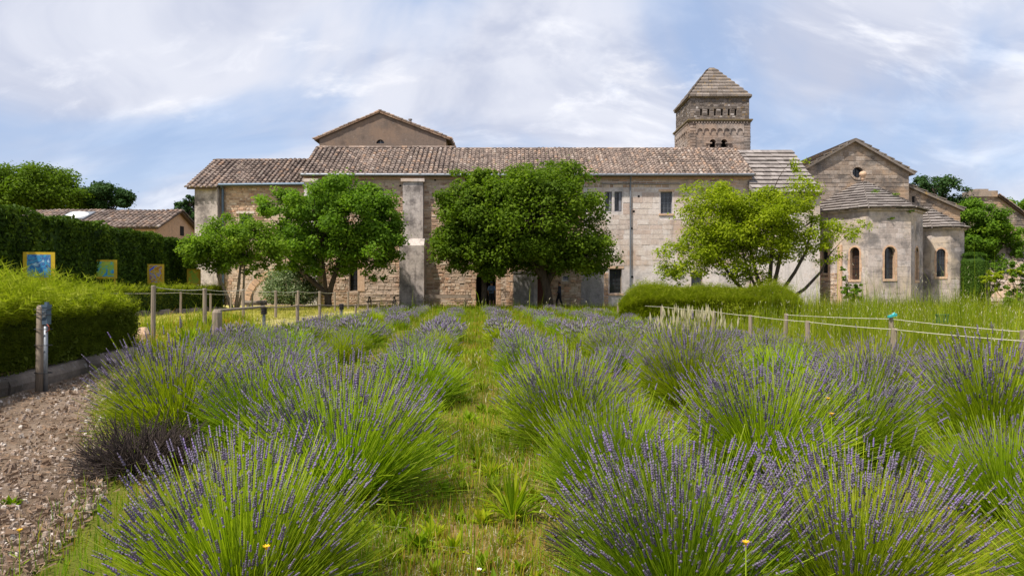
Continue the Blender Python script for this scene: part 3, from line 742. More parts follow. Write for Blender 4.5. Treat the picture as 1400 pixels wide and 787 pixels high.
def bell_tower():
    D = 60.0; X0, X1 = PX(942.5, D), PX(1025, D); Wd = X1 - X0; zc = PZ(167, D); ze = PZ(134, D); za = PZ(95, D + Wd / 2)
    root = thing('bell_tower', 'square stone bell tower with stepped pyramid roof above the ridge', 'tower', ((X0 + X1) / 2, D + Wd / 2, 0))
    up = MB(); lowm = MB(); sb = MB(); su = MB()
    faces = [((X0, D, 0), (1, 0, 0)), ((X0, D + Wd, 0), (0, -1, 0)), ((X1, D, 0), (0, 1, 0)), ((X1, D + Wd, 0), (-1, 0, 0))]
    s = Wd / 82.5
    slits = [(k * s - .09, k * s + .09, zc + .55, zc + 1.15) for k in (16, 26, 35, 44.5, 54, 63)]
    twin = [(27.5 * s, 36.0 * s, PZ(206, D), PZ(190.5, D)), (43.0 * s, 51.5 * s, PZ(206, D), PZ(190.5, D))]
    for i, (O, U) in enumerate(faces):
        fr = Frame(O, U)
        wall(lowm, O, U, (0, Wd), (0, zc), [], twin, .5)
        wall(up, fr(0, 0, -.06), U, (0.06, Wd - .06), (zc + .18, ze), slits, [], .35)
        if i < 3:
            cut = [(a - .05, b + .05, c, d + .03) for a, b, c, d in twin]
            stones(sb, O, U, (zc - 4.2, zc - 1.15), (0.55, Wd - .55), (.25, .6), (.2, .3), (.002, .02), .014, cut)
            stones(sb, O, U, (zc - 4.2, zc - .1), (0.01, .55), (.3, .6), (.22, .3), (.05, .075), .014)
            stones(sb, O, U, (zc - 4.2, zc - .1), (Wd - .55, Wd - .01), (.3, .6), (.22, .3), (.05, .075), .014)
            cut = [(a - .03, b + .03, c, d) for a, b, c, d in slits]
            stones(su, fr(0, 0, -.06), U, (zc + .2, ze), (.07, Wd - .07), (.2, .5), (.14, .24), (.002, .03), .016, cut)
    w = lowm.build('belfry_wall', M['tower'], root); sb.build('wall_stones', M['tower'], w, kind='stuff')
    u = up.build('upper_wall', M['towerdark'], root); su.build('wall_stones', M['towerdark'], u, kind='stuff')
    dk = MB(); dk.box(X0 + .9, X1 - .9, D + .9, D + Wd - .9, 8, ze - .2); dk.build('bell_room_shade', M['dark'], root)  # near-black box inside the tower, painting the belfry's inner shade
    c = MB()
    for (z0, z1, o) in ((zc - .02, zc + .10, .12), (zc + .10, zc + .22, .2)): c.box(X0 - o, X1 + o, D - o, D + Wd + o, z0, z1)
    c.build('string_course', M['moss'], root)
    c = MB(); c.box(X0 - .08, X1 + .08, D - .08, D + Wd + .08, ze - .02, ze + .16); c.build('cornice', M['moss'], root)
    # corbel table of seven small arches per face, corbels, and columns of the twin openings
    for i, (O, U) in enumerate(faces[:3]):
        fr = Frame(O, U); ar = MB(); n = 7; a0 = .6; step = (Wd - 1.2) / n
        for k in range(n):
            cx = a0 + (k + .5) * step; r = step * .40; zb = zc - .82
            arc = [(cx - r * math.cos(PI * q / 8), zb + r * math.sin(PI * q / 8)) for q in range(9)]
            for q in range(8):
                xa_, xb_ = arc[q][0], arc[q+1][0]
                V = [fr(xa_, arc[q][1], .09), fr(xb_, arc[q+1][1], .09), fr(xb_, zc - .12, .09), fr(xa_, zc - .12, .09)]
                ar.poly(V, 0, .6); ar.poly([fr(xa_, arc[q][1], 0), fr(xb_, arc[q+1][1], 0), fr(xb_, arc[q+1][1], .09), fr(xa_, arc[q][1], .09)], 0, .6)
            fr.box(ar, cx + r, cx + step - r, zb - .16, zc - .12, 0, .085, 0, .7)
        fr.box(ar, a0 - .05, a0 + step * .1, zb - .16, zc - .12, 0, .085, 0, .7)
        m = 20
        for k in range(m): x = .3 + (Wd - .6) * k / (m - 1); fr.box(ar, x - .06, x + .06, zc - .12, zc - .01, .0, .14, 0, .8)
        ar.build('arcade_frieze', M['tower'], root)
        for k in (26.0, 39.5, 53.0):
            cb = MB(); x = k * s
            cb.tube([fr(x, PZ(206, D), -.02), fr(x, PZ(197, D), -.02)], .12, 8, 0, .8)
            fr.box(cb, x - .26, x + .26, PZ(197, D), PZ(195.3, D), -.1, .16, 0, .95)
            cb.build('column', M['tower'], root)
    # stepped stone roof: nine courses on each of four sides
    nC = 9; cx, cy = (X0 + X1) / 2, D + Wd / 2; R0 = Wd / 2 + .06; R1 = .20
    core = MB(); core.add([(cx - R0 + .1, cy - R0 + .1, ze + .1), (cx + R0 - .1, cy - R0 + .1, ze + .1), (cx + R0 - .1, cy + R0 - .1, ze + .1), (cx - R0 + .1, cy + R0 - .1, ze + .1), (cx, cy, za - .1)],
                          [[0,1,4],[1,2,4],[2,3,4],[3,0,4]]); rf = core.build('roof', M['slabwarm'], root)
    for side in range(4):
        ca, sa = [(1, 0), (0, 1), (-1, 0), (0, -1)][side]
        for k in range(nC):
            t0, t1 = k / nC, (k + 1) / nC
            ra, rb_ = R0 + (R1 - R0) * t0, R0 + (R1 - R0) * t1; za_, zb_ = ze + .14 + (za - ze - .14) * t0, ze + .14 + (za - ze - .14) * t1
            nsl = max(1, int(round(2 * ra / random.uniform(.5, .7))))
            cutp = sorted([0, 1] + [(q + random.uniform(-.2, .2)) / nsl for q in range(1, nsl)])
            for q in range(len(cutp) - 1):
                def pt(f, r, out, z):
                    x = -r + 2 * r * f; y = -(r + out)
                    return (cx + x * ca - y * sa, cy + x * sa + y * ca, z)
                g = .006 / ra; o = .09 + random.uniform(0, .03); lift = random.uniform(0, .02)
                b = MB(); V = [pt(cutp[q] + g, ra, o, za_ - .05), pt(cutp[q+1] - g, ra, o, za_ - .05), pt(cutp[q+1] - g, rb_, .0, zb_ - .06), pt(cutp[q] + g, rb_, .0, zb_ - .06),
                     pt(cutp[q] + g, ra, o, za_ + .11 + lift), pt(cutp[q+1] - g, ra, o, za_ + .11 + lift), pt(cutp[q+1] - g, rb_, .0, zb_ + .03 + lift), pt(cutp[q] + g, rb_, .0, zb_ + .03 + lift)]
                b.add(V, BOXF, 0, random.random()); b.build('roof_slab', M['slabwarm'], rf)
    t = MB(); t.box(cx - .24, cx + .24, cy - .24, cy + .24, za - .12, za + .05); t.build('roof_cap', M['slabwarm'], rf)
bell_tower()

def plane_slabs(parent, mat, O, U, Vv, width, length, nC, wr, th=.07, left=lambda t: 0.0, right=None):
    O = Vector(O); U = Vector(U).normalized(); Vv = Vector(Vv).normalized(); N = U.cross(Vv).normalized()
    if N.z < 0: N = -N
    mb = MB(); r_ = right or (lambda t: width)
    mb.hexa([O + U * left(0), O + U * r_(0), O + U * r_(1) + Vv * length, O + U * left(1) + Vv * length], N, .15)
    rf = mb.build('roof', mat, parent)
    for k in range(nC):
        t0, t1 = k / nC, (k + 1) / nC; x = left(t0); e = r_(t0)
        while x < e - .05:
            w = random.uniform(*wr)
            if e - x - w < wr[0] * .6: w = e - x
            l = random.uniform(.015, .045)
            q = [O + U * (x + .006) + Vv * (length * t0 - .05) + N * (.14 + l), O + U * (x + w - .006) + Vv * (length * t0 - .07) + N * (.14 + l),
                 O + U * (x + w - .006) + Vv * (length * t1) + N * (.03 + l), O + U * (x + .006) + Vv * (length * t1) + N * (.03 + l)]
            slab_obj(q, N, th, rf, mat); x += w
    return rf

def side_chapel():
    D = 47.0; X0, X1 = 16.85, 21.2; ZE = 7.9
    root = thing('side_chapel', 'pale plastered chapel with stone slab roof behind the light green tree', 'building', ((X0 + X1) / 2, D, 0))
    fr = Frame((0, D, 0), (1, 0, 0)); mb = MB()
    wall(mb, (0, D, 0), (1, 0, 0), (X0, X1), (-.2, ZE), [], [], .3)
    mb.poly([(X1, D, -.2), (X1, D + 6, -.2), (X1, D + 6, 11.6), (X1, D + 5, 11.6), (X1, D, ZE)]); mb.poly([(X0, D + 6, -.2), (X0, D, -.2), (X0, D, ZE), (X0, D + 5, 11.6), (X0, D + 6, 11.6)])
    w = mb.build('wall', M['plaster'], root)
    sb = MB(); stones(sb, (0, D, 0), (1, 0, 0), (6.2, ZE), (X0, X1), (.4, .8), (.28, .36), (.003, .015), .012); sb.build('wall_stones', M['plaster'], w, kind='stuff')
    v = Vector((0, 5.1, 3.87)).normalized()
    plane_slabs(root, M['slab'], (X0 - .3, D - .25, ZE - .1), (1, 0, 0), v, X1 - X0 + .35, 6.5, 11, (.4, .75))
side_chapel()

def nave():
    D = 50.6; xa = 25.3; za = PZ(191, D); X1 = 29.4; X0 = 21.2; ze = PZ(234, D)
    root = thing('church_nave', 'stone church gable with round window above the apse', 'church', (xa, D, 0))
    fr = Frame((0, D, 0), (1, 0, 0)); oc, oz, r = PX(1172, D), PZ(236, D), .40
    mb = MB(); circ = [(oc + r * math.cos(2 * PI * k / 16), oz + r * math.sin(2 * PI * k / 16)) for k in range(17)]
    f = lambda p, d=0: fr(p[0], p[1], -d)
    zt = za - (za - ze) * abs(oc - xa) / (X1 - xa)
    mb.poly([f(p) for p in [(X0, -.2), (oc, -.2)] + [circ[(12 - k) % 16] for k in range(0, 9)] + [(oc, zt)] + ([(xa, za)] if xa < oc else []) + [(X0, ze)]])
    mb.poly([f(p) for p in [(oc, -.2), (X1, -.2), (X1, ze)] + ([(xa, za)] if xa > oc else []) + [(oc, zt)] + [circ[(4 - k) % 16] for k in range(0, 9)]])
    for k in range(16): mb.poly([f(circ[k]), f(circ[k+1]), f(circ[k+1], .3), f(circ[k], .3)])
    mb.poly([(X1, D, -.2), (X1, D + 14, -.2), (X1, D + 14, ze), (X1, D, ze)]); mb.poly([(X0, D + 14, -.2), (X0, D, -.2), (X0, D, ze), (X0, D + 14, ze)])
    w = mb.build('wall', M['nave'], root)
    ur = lambda z: (X0 + .02, X1 - .02) if z <= ze else (xa - (xa - X0) * (za - z) / (za - ze), xa + (X1 - xa) * (za - z) / (za - ze))
    stones(None, (0, D, 0), (1, 0, 0), (6.0, za - .2), ur, (.4, .85), (.28, .38), (.003, .028), .016, [(oc - r * 1.4, oc + r * 1.4, oz - r * 1.3, oz + r * 1.3)], each=block_maker(w, M['nave']))
    p = MB(); p.poly([f(q, .28) for q in circ[:16]]); win = p.build('round_window', M['glass'], root)
    b = MB(); fr.box(b, oc - .02, oc + .02, oz - r, oz + r, -.27, -.24); fr.box(b, oc - r, oc + r, oz - .02, oz + .02, -.268, -.242); b.build('window_bars', M['iron'], win)
    rb = MB()
    for k in range(16):
        a0, a1 = 2 * PI * k / 16 + .02, 2 * PI * (k + 1) / 16 - .02
        rb.add([fr(oc + math.cos(a) * q, oz + math.sin(a) * q, d) for d in (0, .05) for a, q in ((a0, r), (a1, r), (a1, r + .16), (a0, r + .16))], BOXF, 0, random.random())
    rb.build('window_surround', M['nave'], root)
    for sgn, xe in ((-1, X0), (1, X1)):
        d = Vector((xa - xe, 0, za - ze)).normalized(); e = Vector((xe, D - .3, ze)) - d * .4; L = (Vector((xa - xe, 0, za - ze))).length + .4
        q = plane_slabs(root, M['slabwarm'], e if sgn > 0 else e + Vector((0, 14, 0)), (0, 1 if sgn > 0 else -1, 0), d, 14, L, 8, (2.4, 4.2), .09)
nave()

def facets(mb, todo, pts, zr, wins, depth, stone_kw):
    frames = []
    for i in range(len(pts) - 1):
        a, b = Vector((*pts[i], 0)), Vector((*pts[i+1], 0)); L = (b - a).length; u = (b - a).normalized()
        ws = [(c - w / 2, c + w / 2, z0, z1) for (k, c, w, z0, z1) in wins if k == i]
        wall(mb, a, u, (0, L), zr, [], ws, depth)
        todo.append((a, u, L, [(q[0] - .16, q[1] + .16, q[2] - .2, q[3] + .16) for q in ws]))
        frames.append((Frame(a, u), ws))
    return frames
def arched_window(fr, h, root, pane, sur, bars=(2, 4), depth=.34):
    a, b, c, d = h; r = (b - a) / 2; zc = d - r; cu = (a + b) / 2
    arc = [(cu - r * math.cos(PI * k / 12), zc + r * math.sin(PI * k / 12)) for k in range(13)]
    p = MB(); p.poly([fr(a, c, -depth + .02), fr(b, c, -depth + .02)] + [fr(*q, -depth + .02) for q in arc[::-1]])
    w = p.build('arched_window', M[pane], root)
    g = MB()
    for i in range(1, bars[0] + 1): x = a + (b - a) * i / (bars[0] + 1); fr.box(g, x - .012, x + .012, c, d - r * .3, -depth + .03, -depth + .05)
    for i in range(1, bars[1] + 1): z = c + (zc - c) * i / bars[1]; fr.box(g, a, b, z - .01, z + .01, -depth + .032, -depth + .047)
    g.build('window_bars', M['iron'], w)
    sm = MB(); t = .11
    for k in range(12):
        p0, p1 = arc[k], arc[k+1]; o = lambda q: (cu + (q[0] - cu) * (r + t) / r, zc + (q[1] - zc) * (r + t) / r)
        sm.add([fr(*q, e) for e in (-.08, .02) for q in (p0, p1, o(p1), o(p0))], BOXF, 0, random.random())
    nb = 7
    for k in range(nb):
        z0, z1 = c + (zc - c) * k / nb + .004, c + (zc - c) * (k + 1) / nb - .004
        for s0, s1 in ((a - t * random.uniform(.9, 1.5), a - .002), (b + .002, b + t * random.uniform(.9, 1.5))): fr.box(sm, s0, s1, z0, z1, -.08, .02, 0, random.random())
    # inner splayed jamb lining in warm stone
    sm.poly([fr(b - .003, c, -.02), fr(b - .003, c, -depth + .03), fr(b - .003, zc, -depth + .03), fr(b - .003, zc, -.02)], 0, .7)
    sm.poly([fr(a + .003, c, -depth + .03), fr(a + .003, c, -.02), fr(a + .003, zc, -.02), fr(a + .003, zc, -depth + .03)], 0, .7)
    sm.build('window_surround', M[sur], root)
    sl = MB(); fr.box(sl, a - .12, b + .12, c - .16, c - .005, -.1, .05, 0, .9); sl.build('window_sill', M[sur], root)
def cone_slabs(root, pts, apex, z0, nC, mat, out=.35, wr=.6):
    """stone slab courses from an eaves polyline up to an apex"""
    ax = Vector(apex); c = MB()
    base = [Vector((*p, z0)) for p in pts]
    ext = [b + (Vector((b.x - ax.x, b.y - ax.y, 0)).normalized()) * out for b in base]
    for i in range(len(ext) - 1): c.poly([ext[i] - Vector((0, 0, .0)), ext[i+1], ax])
    for i in range(len(ext) - 1): c.poly([base[i] - Vector((0, 0, .02)), base[i+1] - Vector((0, 0, .02)), ext[i+1] - Vector((0, 0, .02)), ext[i] - Vector((0, 0, .02))])
    rf = c.build('roof', mat, root)
    for k in range(nC):
        t0, t1 = k / nC, min((k + 1) / nC, .985)
        for i in range(len(ext) - 1):
            a0, b0 = ext[i].lerp(ax, t0), ext[i+1].lerp(ax, t0); a1, b1 = ext[i].lerp(ax, t1), ext[i+1].lerp(ax, t1)
            L = (b0 - a0).length; n = max(1, int(round(L / random.uniform(wr * .8, wr * 1.2))))
            cp = [0] + sorted((q + random.uniform(-.18, .18)) / n for q in range(1, n)) + [1]
            N = (b0 - a0).cross(a1 - a0).normalized(); N = N if N.z > 0 else -N
            for q in range(len(cp) - 1):
                g = .005 / max(L, .1); l = random.uniform(0, .03); dn = (a0 - a1).normalized() * random.uniform(.02, .06)
                f0, f1 = cp[q] + g, cp[q+1] - g
                slab_obj([a0.lerp(b0, f0) + dn + N * (.15 + l), a0.lerp(b0, f1) + dn + N * (.15 + l), a1.lerp(b1, f1) + N * (.03 + l), a1.lerp(b1, f0) + N * (.03 + l)], N, .085, rf, mat)
    return rf

def apse():
    V = [(21.5, 49.6), (22.9, 47.5), (24.0, 46.0), (26.87, 46.0), (28.89, 48.02), (28.89, 50.6)]
    root = thing('church_apse', 'large faceted pale apse with conical slab roof and ball finial', 'apse', (25.4, 49.5, 0))
    mb = MB(); sb = MB(); zt = 6.68; w0, w1 = PZ(382, 46.3), PZ(338, 46.3)
    wins = [(1, .95, .64, PZ(382, 46.8), PZ(338, 46.8)), (2, 1.46, .72, PZ(381, 46), PZ(337, 46)), (3, 1.4, .70, PZ(383, 47), PZ(338, 47)), (0, 1.3, .5, PZ(380, 48.5), PZ(340, 48.5))]
    todo = []; fs = facets(mb, todo, V, (-.2, zt), wins, .34, {})
    w = mb.build('wall', M['apse'], root); mk = block_maker(w, M['apse'])
    for a, u, L, cut in todo: stones(None, a, u, (0.1, zt - .05), (0.02, L - .02), (.5, .95), (.32, .42), (.002, .013), .009, cut, each=mk)
    for i, (fr, ws) in enumerate(fs):
        for h in ws: arched_window(fr, h, root, 'leaded' if i == 1 else 'glass', 'orangestone', (2, 5))
    fr = fs[0][0]; pb = MB(); fr.box(pb, 2.3, 2.62, 0, 4.3, -.05, .12, 0, .6); pb.build('corner_strip', M['orangestone'], root)
    rb = MB(); stones(rb, fr.O, fr.u, (0, 2.4), (.1, 2.28), (.15, .4), (.1, .18), (.01, .05), .02); rb.build('rubble_stones', M['rubble'], w, kind='stuff')
    # cornice course, slab cone, finial
    cn = MB()
    for i in range(len(V) - 1):
        f = fs[i][0]; L = (Vector((*V[i+1], 0)) - Vector((*V[i], 0))).length
        f.box(cn, -.06, L + .06, zt - .14, zt - .02, -.05, .16 - .003 * i, 0, .8)
    cn.build('cornice', M['apse'], root)
    ap = (25.4, 49.5, PZ(248, 49.5)); cone_slabs(root, V, ap, zt, 11, M['slab'], .32, .62)
    fb = MB(); x, y, z = 25.4, 49.45, PZ(248, 49.5) - .1
    prof = [(.10, 0), (.10, .18), (.17, .22), (.09, .30), (.16, .42), (.24, .54), (.25, .64), (.2, .76), (.06, .82)]
    fb.tube([(x, y, z + q[1]) for q in prof], [q[0] for q in prof], 10, 0, .7); fb.build('ball_finial', M['orangestone'], root, smooth=True)
    mo = MB()
    for px, py, s in ((1197, 262, .28), (1225, 266, .2), (1188, 276, .15), (1245, 289, .2), (1219, 299, .15)):
        c = Vector(P(px, py, 47.0 if py < 285 else 45.9))
        for k in range(60):
            d = Vector((random.gauss(0, 1), random.gauss(0, .6), random.gauss(0, .5))) * s * .5
            q = c + d; a = random.uniform(0, 6.28); e = .06
            mo.add([q, q + Vector((math.cos(a) * e, math.sin(a) * e, e)), q + Vector((math.cos(a) * e * 2, math.sin(a) * e * 2, e * .5))], [[0,1,2]], 0, random.random())
    mo.build('roof_weeds', M['leafmid'], root, kind='stuff')
apse()

def small_apse():
    cx, cy, R = 31.45, 50.6, 1.75; zt = PZ(312, 49.2)
    root = thing('side_apse', 'small round apse with slab roof right of the big apse', 'apse', (cx, cy, 0))
    V = [(cx + R * math.sin(a), cy - R * math.cos(a)) for a in [math.radians(q) for q in (-90, -66, -42, -2, 22, 46, 70, 90)]]
    mb = MB(); sb = MB(); L = math.dist(V[2], V[3])
    todo = []; fs = facets(mb, todo, V, (-.2, zt), [(2, L * .5, .55, PZ(378, 49), PZ(340, 49))], .34, {})
    w = mb.build('wall', M['apse'], root); mk = block_maker(w, M['apse'])
    for a, u, L, cut in todo: stones(None, a, u, (0.1, zt - .05), (0.02, L - .02), (.5, .9), (.32, .42), (.002, .013), .009, cut, each=mk)
    arched_window(fs[2][0], fs[2][1][0], root, 'glass', 'orangestone', (2, 4), .3)
    cn = MB()
    for i, (f, _) in enumerate(fs): f.box(cn, -.05, math.dist(V[i], V[i+1]) + .05, zt - .12, zt - .02, -.05, .14 - .004 * (i % 2), 0, .8)
    cn.build('cornice', M['apse'], root)
    cone_slabs(root, V, (31.2, 51.6, PZ(283, 51.5)), zt, 8, M['slab'], .3, .5)
    # aisle wall behind with a sloping top
    D = 51.8; q = [(29.4, -.2), (34.0, -.2), (34.0, PZ(286, D)), (29.4, PZ(250, D))]
    r2 = thing('aisle_wall', 'rough stone aisle wall sloping down behind the small apse', 'wall', (31.7, D, 0))
    b = MB(); b.poly([(x, D, z) for x, z in q]); b.poly([(34.0, D, -.2), (34.0, D + 9, -.2), (34.0, D + 9, q[2][1]), (34.0, D, q[2][1])])
    ww = b.build('wall', M['nave'], r2)
    s2 = MB(); sl = (q[3][1] - q[2][1]) / 4.6
    stones(s2, (0, D, 0), (1, 0, 0), (3.8, q[3][1]), lambda z: (29.42, min(33.98, 29.4 + (q[3][1] - z) / sl)), (.2, .5), (.14, .26), (.005, .04), .02, [(30.3, 30.55, 7.6, 8.3)])
    s2.build('wall_stones', M['nave'], ww, kind='stuff')
    k = MB(); k.box(30.33, 30.52, D - .02, D + .02, 7.65, 8.25); k.build('wall_slit', M['dark'], r2)
    v = Vector((-4.6, 0, q[3][1] - q[2][1])).normalized()
    plane_slabs(r2, M['slabwarm'], (34.2, D + 9, q[2][1] - .02), (0, -1, 0), v, 9.25, 5.6, 7, (1.0, 1.8))
small_apse()

def outbuilding():
    D0, D1, DR = 57.5, 65.5, 61.5; XR, XL = -30.05, -48; ze, zr = PZ(311, D0), PZ(289.5, DR)
    root = thing('outbuilding', 'low tiled farm building with pale skylight behind the tall hedge', 'building', ((XR + XL) / 2, DR, 0))
    mb = MB(); mb.poly([(XL, D0, -.2), (XR, D0, -.2), (XR, D0, ze), (XL, D0, ze)]); mb.poly([(XR, D0, -.2), (XR, D1, -.2), (XR, D1, ze), (XR, DR, zr), (XR, D0, ze)])
    mb.poly([(XR, D1, -.2), (XL, D1, -.2), (XL, D1, ze), (XR, D1, ze)]); mb.poly([(XL, D1, -.2), (XL, D0, -.2), (XL, D0, ze), (XL, DR, zr), (XL, D1, ze)])
    w = mb.build('wall', M['orangestone'], root)
    h = MB(); h.box(XR - .05, XR + .03, 61.8, 62.5, ze - .35, ze + .5); h.build('window', M['dark'], root)
    v = Vector((0, DR - D0, zr - ze)).normalized(); L = math.hypot(DR - D0, zr - ze)
    tile_roof(root, (XL, D0 - .3, ze - .05), (1, 0, 0), v, XR - XL + .35, L + .35, .40, .5, .15, seed=21)
    v2 = Vector((0, DR - D1, zr - ze)).normalized()
    tile_roof(root, (XR + .35, D1 + .3, ze - .05), (-1, 0, 0), v2, XR - XL + .35, L + .3, .40, .5, .15, seed=22)
    # shallow domed skylight lying on the roof
    s = MB(); c = Vector(P(106, 296, 59.6)); N = Vector((0, -v.z, v.y)); rw, rh = 1.0, .9
    V = []; n = 12
    for j in range(5):
        rr = 1 - j / 4.0
        for i in range(n):
            a = 2 * PI * i / n; V.append(c + Vector((1, 0, 0)) * math.cos(a) * rw * rr + v * math.sin(a) * rh * rr + N * (.12 + .3 * (1 - rr * rr)))
    s.add(V, [[j*n+i, j*n+(i+1) % n, (j+1)*n+(i+1) % n, (j+1)*n+i] for j in range(4) for i in range(n)])
    sk = s.build('skylight', M['white'], root, smooth=True)
    s = MB(); e = [c + Vector((1, 0, 0)) * a * rw * 1.1 + v * b * rh * 1.1 + N * .14 for a, b in ((-1, -1), (1, -1), (1, 1), (-1, 1))]; s.hexa(e, N, .2); s.build('skylight_frame', M['zinc'], sk)
outbuilding()

def far_house():
    D = 74.0; X0, X1 = PX(1329, D), PX(1440, D); zt = PZ(268, D)
    root = thing('far_house', 'weathered stone house with a flat chimney block at the right edge', 'building', ((X0 + X1) / 2, D, 0))
    mb = MB(); xa = PX(1378, D); q = [(X0, -.2), (X1, -.2), (X1, PZ(325, D)), (PX(1362, D), PZ(268, D)), (X0, PZ(270, D))]
    mb.poly([(x, D, z) for x, z in q]); mb.poly([(x, D + 8, z) for x, z in q[::-1]])
    for i in range(len(q)): a, b = q[i], q[(i+1) % len(q)]; mb.poly([(a[0], D, a[1]), (a[0], D + 8, a[1]), (b[0], D + 8, b[1]), (b[0], D, b[1])])
    w = mb.build('wall', M['nave'], root)
    sb = MB(); ur = lambda z: (X0, min(X1, PX(1362, D) + (PZ(268, D) - z) / (PZ(268, D) - PZ(325, D)) * (X1 - PX(1362, D))))
    stones(sb, (0, D, 0), (1, 0, 0), (2, zt - .1), ur, (.3, .8), (.2, .36), (.005, .05), .03); sb.build('wall_stones', M['nave'], w, kind='stuff')
    c = MB(); c.box(X0 - .15, PX(1362, D), D - .2, D + 1.5, zt - .1, zt + .55); c.box(X0 + .3, PX(1350, D), D - .1, D + 1.2, zt + .55, zt + .75); c.build('chimney_block', M['nave'], root)
    a, b = Vector((PX(1362, D), 0, PZ(268, D))), Vector((X1, 0, PZ(325, D))); d = (a - b).normalized()
    tile_roof(root, Vector((b.x, D - .3, b.z + .12)), (0, 1, 0), d, 8.5, (a - b).length, .4, .5, .15, seed=31)
far_house()

def rubble_wall():
    D = 51.0; X0, X1 = PX(1338, D), PX(1460, D)
    root = thing('retaining_wall', 'sloping pale rubble retaining wall behind the shrubs on the right', 'wall', ((X0 + X1) / 2, D, 0))
    mb = MB(); H = lambda x: 1.6 + (x - X0) * .62
    back = lambda z: D + z * .9
    mb.poly([(X0, D, -.2), (X1, D, -.2), (X1, back(H(X1)), H(X1)), (X0, back(H(X0)), H(X0))]); mb.poly([(X0, D, -.2), (X0, back(H(X0)), H(X0)), (X0, D + 9, -.2)])
    w = mb.build('wall', M['mortar'], root); sb = MB()
    z = 0.0
    while z < 6:
        h = random.uniform(.16, .34); x = X0
        while x < X1:
            wd = random.uniform(.2, .6)
            if z + h < H(x):
                V = [(x + .02, back(z), z), (x + wd - .02, back(z), z), (x + wd - .02, back(z + h), z + h - .02), (x + .02, back(z + h), z + h - .02)]
                o = random.uniform(.05, .16)
                V2 = [(a + random.uniform(-.03, .03), b - o, c + o * .8) for a, b, c in V]
                sb.add(V + V2, BOXF, 0, random.random())
            x += wd
        z += h
    sb.build('wall_stones', M['nave'], w, kind='stuff')
rubble_wall()

# ------------------------------------------------------------------ foliage builders
def unit(v): return v / np.maximum(np.linalg.norm(v, axis=1, keepdims=True), 1e-6)
def leaf_cards(C, Nn, size, aspect, R, fold=0.25):
    """one folded four-sided leaf per centre C with normal Nn"""
    n = len(C); a = unit(np.cross(Nn, R.normal(size=(n, 3)))); b = np.cross(Nn, a)
    s = (size * R.uniform(.7, 1.3, n))[:, None]; w = s * aspect
    V = np.stack([C - a * s * .5, C + b * w * .5 + Nn * s * fold * .3, C + a * s * .5 - Nn * s * fold * .3, C - b * w * .5 + Nn * s * fold * .3], 1)
    F = np.arange(4 * n).reshape(n, 4)
    return V.reshape(-1, 3), F
def curve(p0, p1, sag, k=4, side=(0, 0, 0)):
    p0, p1 = Vector(p0), Vector(p1); side = Vector(side); out = []
    for i in range(k + 1):
        t = i / k; q = p0.lerp(p1, t); q += (Vector((0, 0, sag)) + side) * math.sin(PI * t); out.append(q)
    return out
def tree(name, label, cat, base, trunks, blobs, n, size, clumps, lm, bark, seed, group=None, aspect=.65, crad=(.10, .17), lo=.45, flat=.7, limbs=26, droop=0.0, light=0.5, tw=0.02, fork=None):
    """trunks: lists of (x,y,z,r) chains; blobs: ellipsoids (x,y,z,rx,ry,rz) filled with leaf clumps"""
    R = np.random.default_rng(seed); root = thing(name, label, cat, base, group)
    B = np.array([b[:6] for b in blobs], float); vol = np.prod(B[:, 3:6], 1) ** (2 / 3); idx = R.choice(len(B), clumps, p=vol / vol.sum())
    d = unit(R.normal(size=(clumps, 3))); rad = (lo + (1 - lo) * R.random(clumps) ** .6)[:, None]
    cc = B[idx, :3] + d * rad * B[idx, 3:6]
    rr = B[idx, 3:6].mean(1) * R.uniform(*crad, clumps) * 1.6
    k = R.choice(clumps, n, p=rr ** 2 / (rr ** 2).sum())
    dd = unit(R.normal(size=(n, 3))); dd[:, 2] *= flat
    rl = R.random(n) ** .45; rl = np.where(R.random(n) < .10, rl * R.uniform(1.0, 1.8, n), rl)
    C = cc[k] + dd * (rr[k] * rl)[:, None]
    C[:, 2] -= droop * rr[k] * (1 - np.abs(dd[:, 2])) * rl
    keep = C[:, 2] > base[2] + .3; C = C[keep]; dd = dd[keep]; k = k[keep]
    Nn = unit(dd * .7 + np.array([0, 0, .75]) + R.normal(size=(len(C), 3)) * .5)
    V, F = leaf_cards(C, Nn, size, aspect, R)
    ct = R.beta(2, 2, clumps)
    t = np.clip(.55 * ct[k] + .45 * R.random(len(C)) + (light - .5), 0, 1)
    mb = MB(); mb.np(V, F, 0, np.repeat(t, 4)); mb.build('crown', M[lm], root)
    tb = MB()
    for ch in trunks: tb.tube([c[:3] for c in ch], [c[3] for c in ch], 8, 0)
    forks = [Vector(ch[-1][:3]) for ch in trunks]; rt = [ch[-1][3] for ch in trunks]
    for i in R.choice(clumps, min(limbs, clumps), replace=False):
        e = Vector(cc[i]); j = min(range(len(forks)), key=lambda q: (forks[q] - e).length + random.uniform(0, 1.0))
        L = (e - forks[j]).length
        pts = curve(forks[j], e, L * random.uniform(.02, .14), 5, (random.uniform(-.1, .1) * L, random.uniform(-.1, .1) * L, 0))
        tb.tube(pts, [max(tw * .5, rt[j] * .55 * (1 - q / 5.3)) for q in range(6)], 5, 0, cap=False)
        for q in range(2):
            s = pts[3]; e2 = Vector(cc[R.integers(clumps)])
            if (e2 - s).length < L * .8: tb.tube(curve(s, e2, .1, 3), [tw * 1.3, tw, tw * .7, tw * .4], 4, 0, cap=False)
    tb.build('trunk', M[bark], root, smooth=True)
    return root
def blob(px, py, D, rpx, rpy, ry=None):
    x, y, z = P(px, py, D); rx, rz = rpx * D / 933, rpy * D / 933
    return (x, y, z, rx, ry or rx, rz)

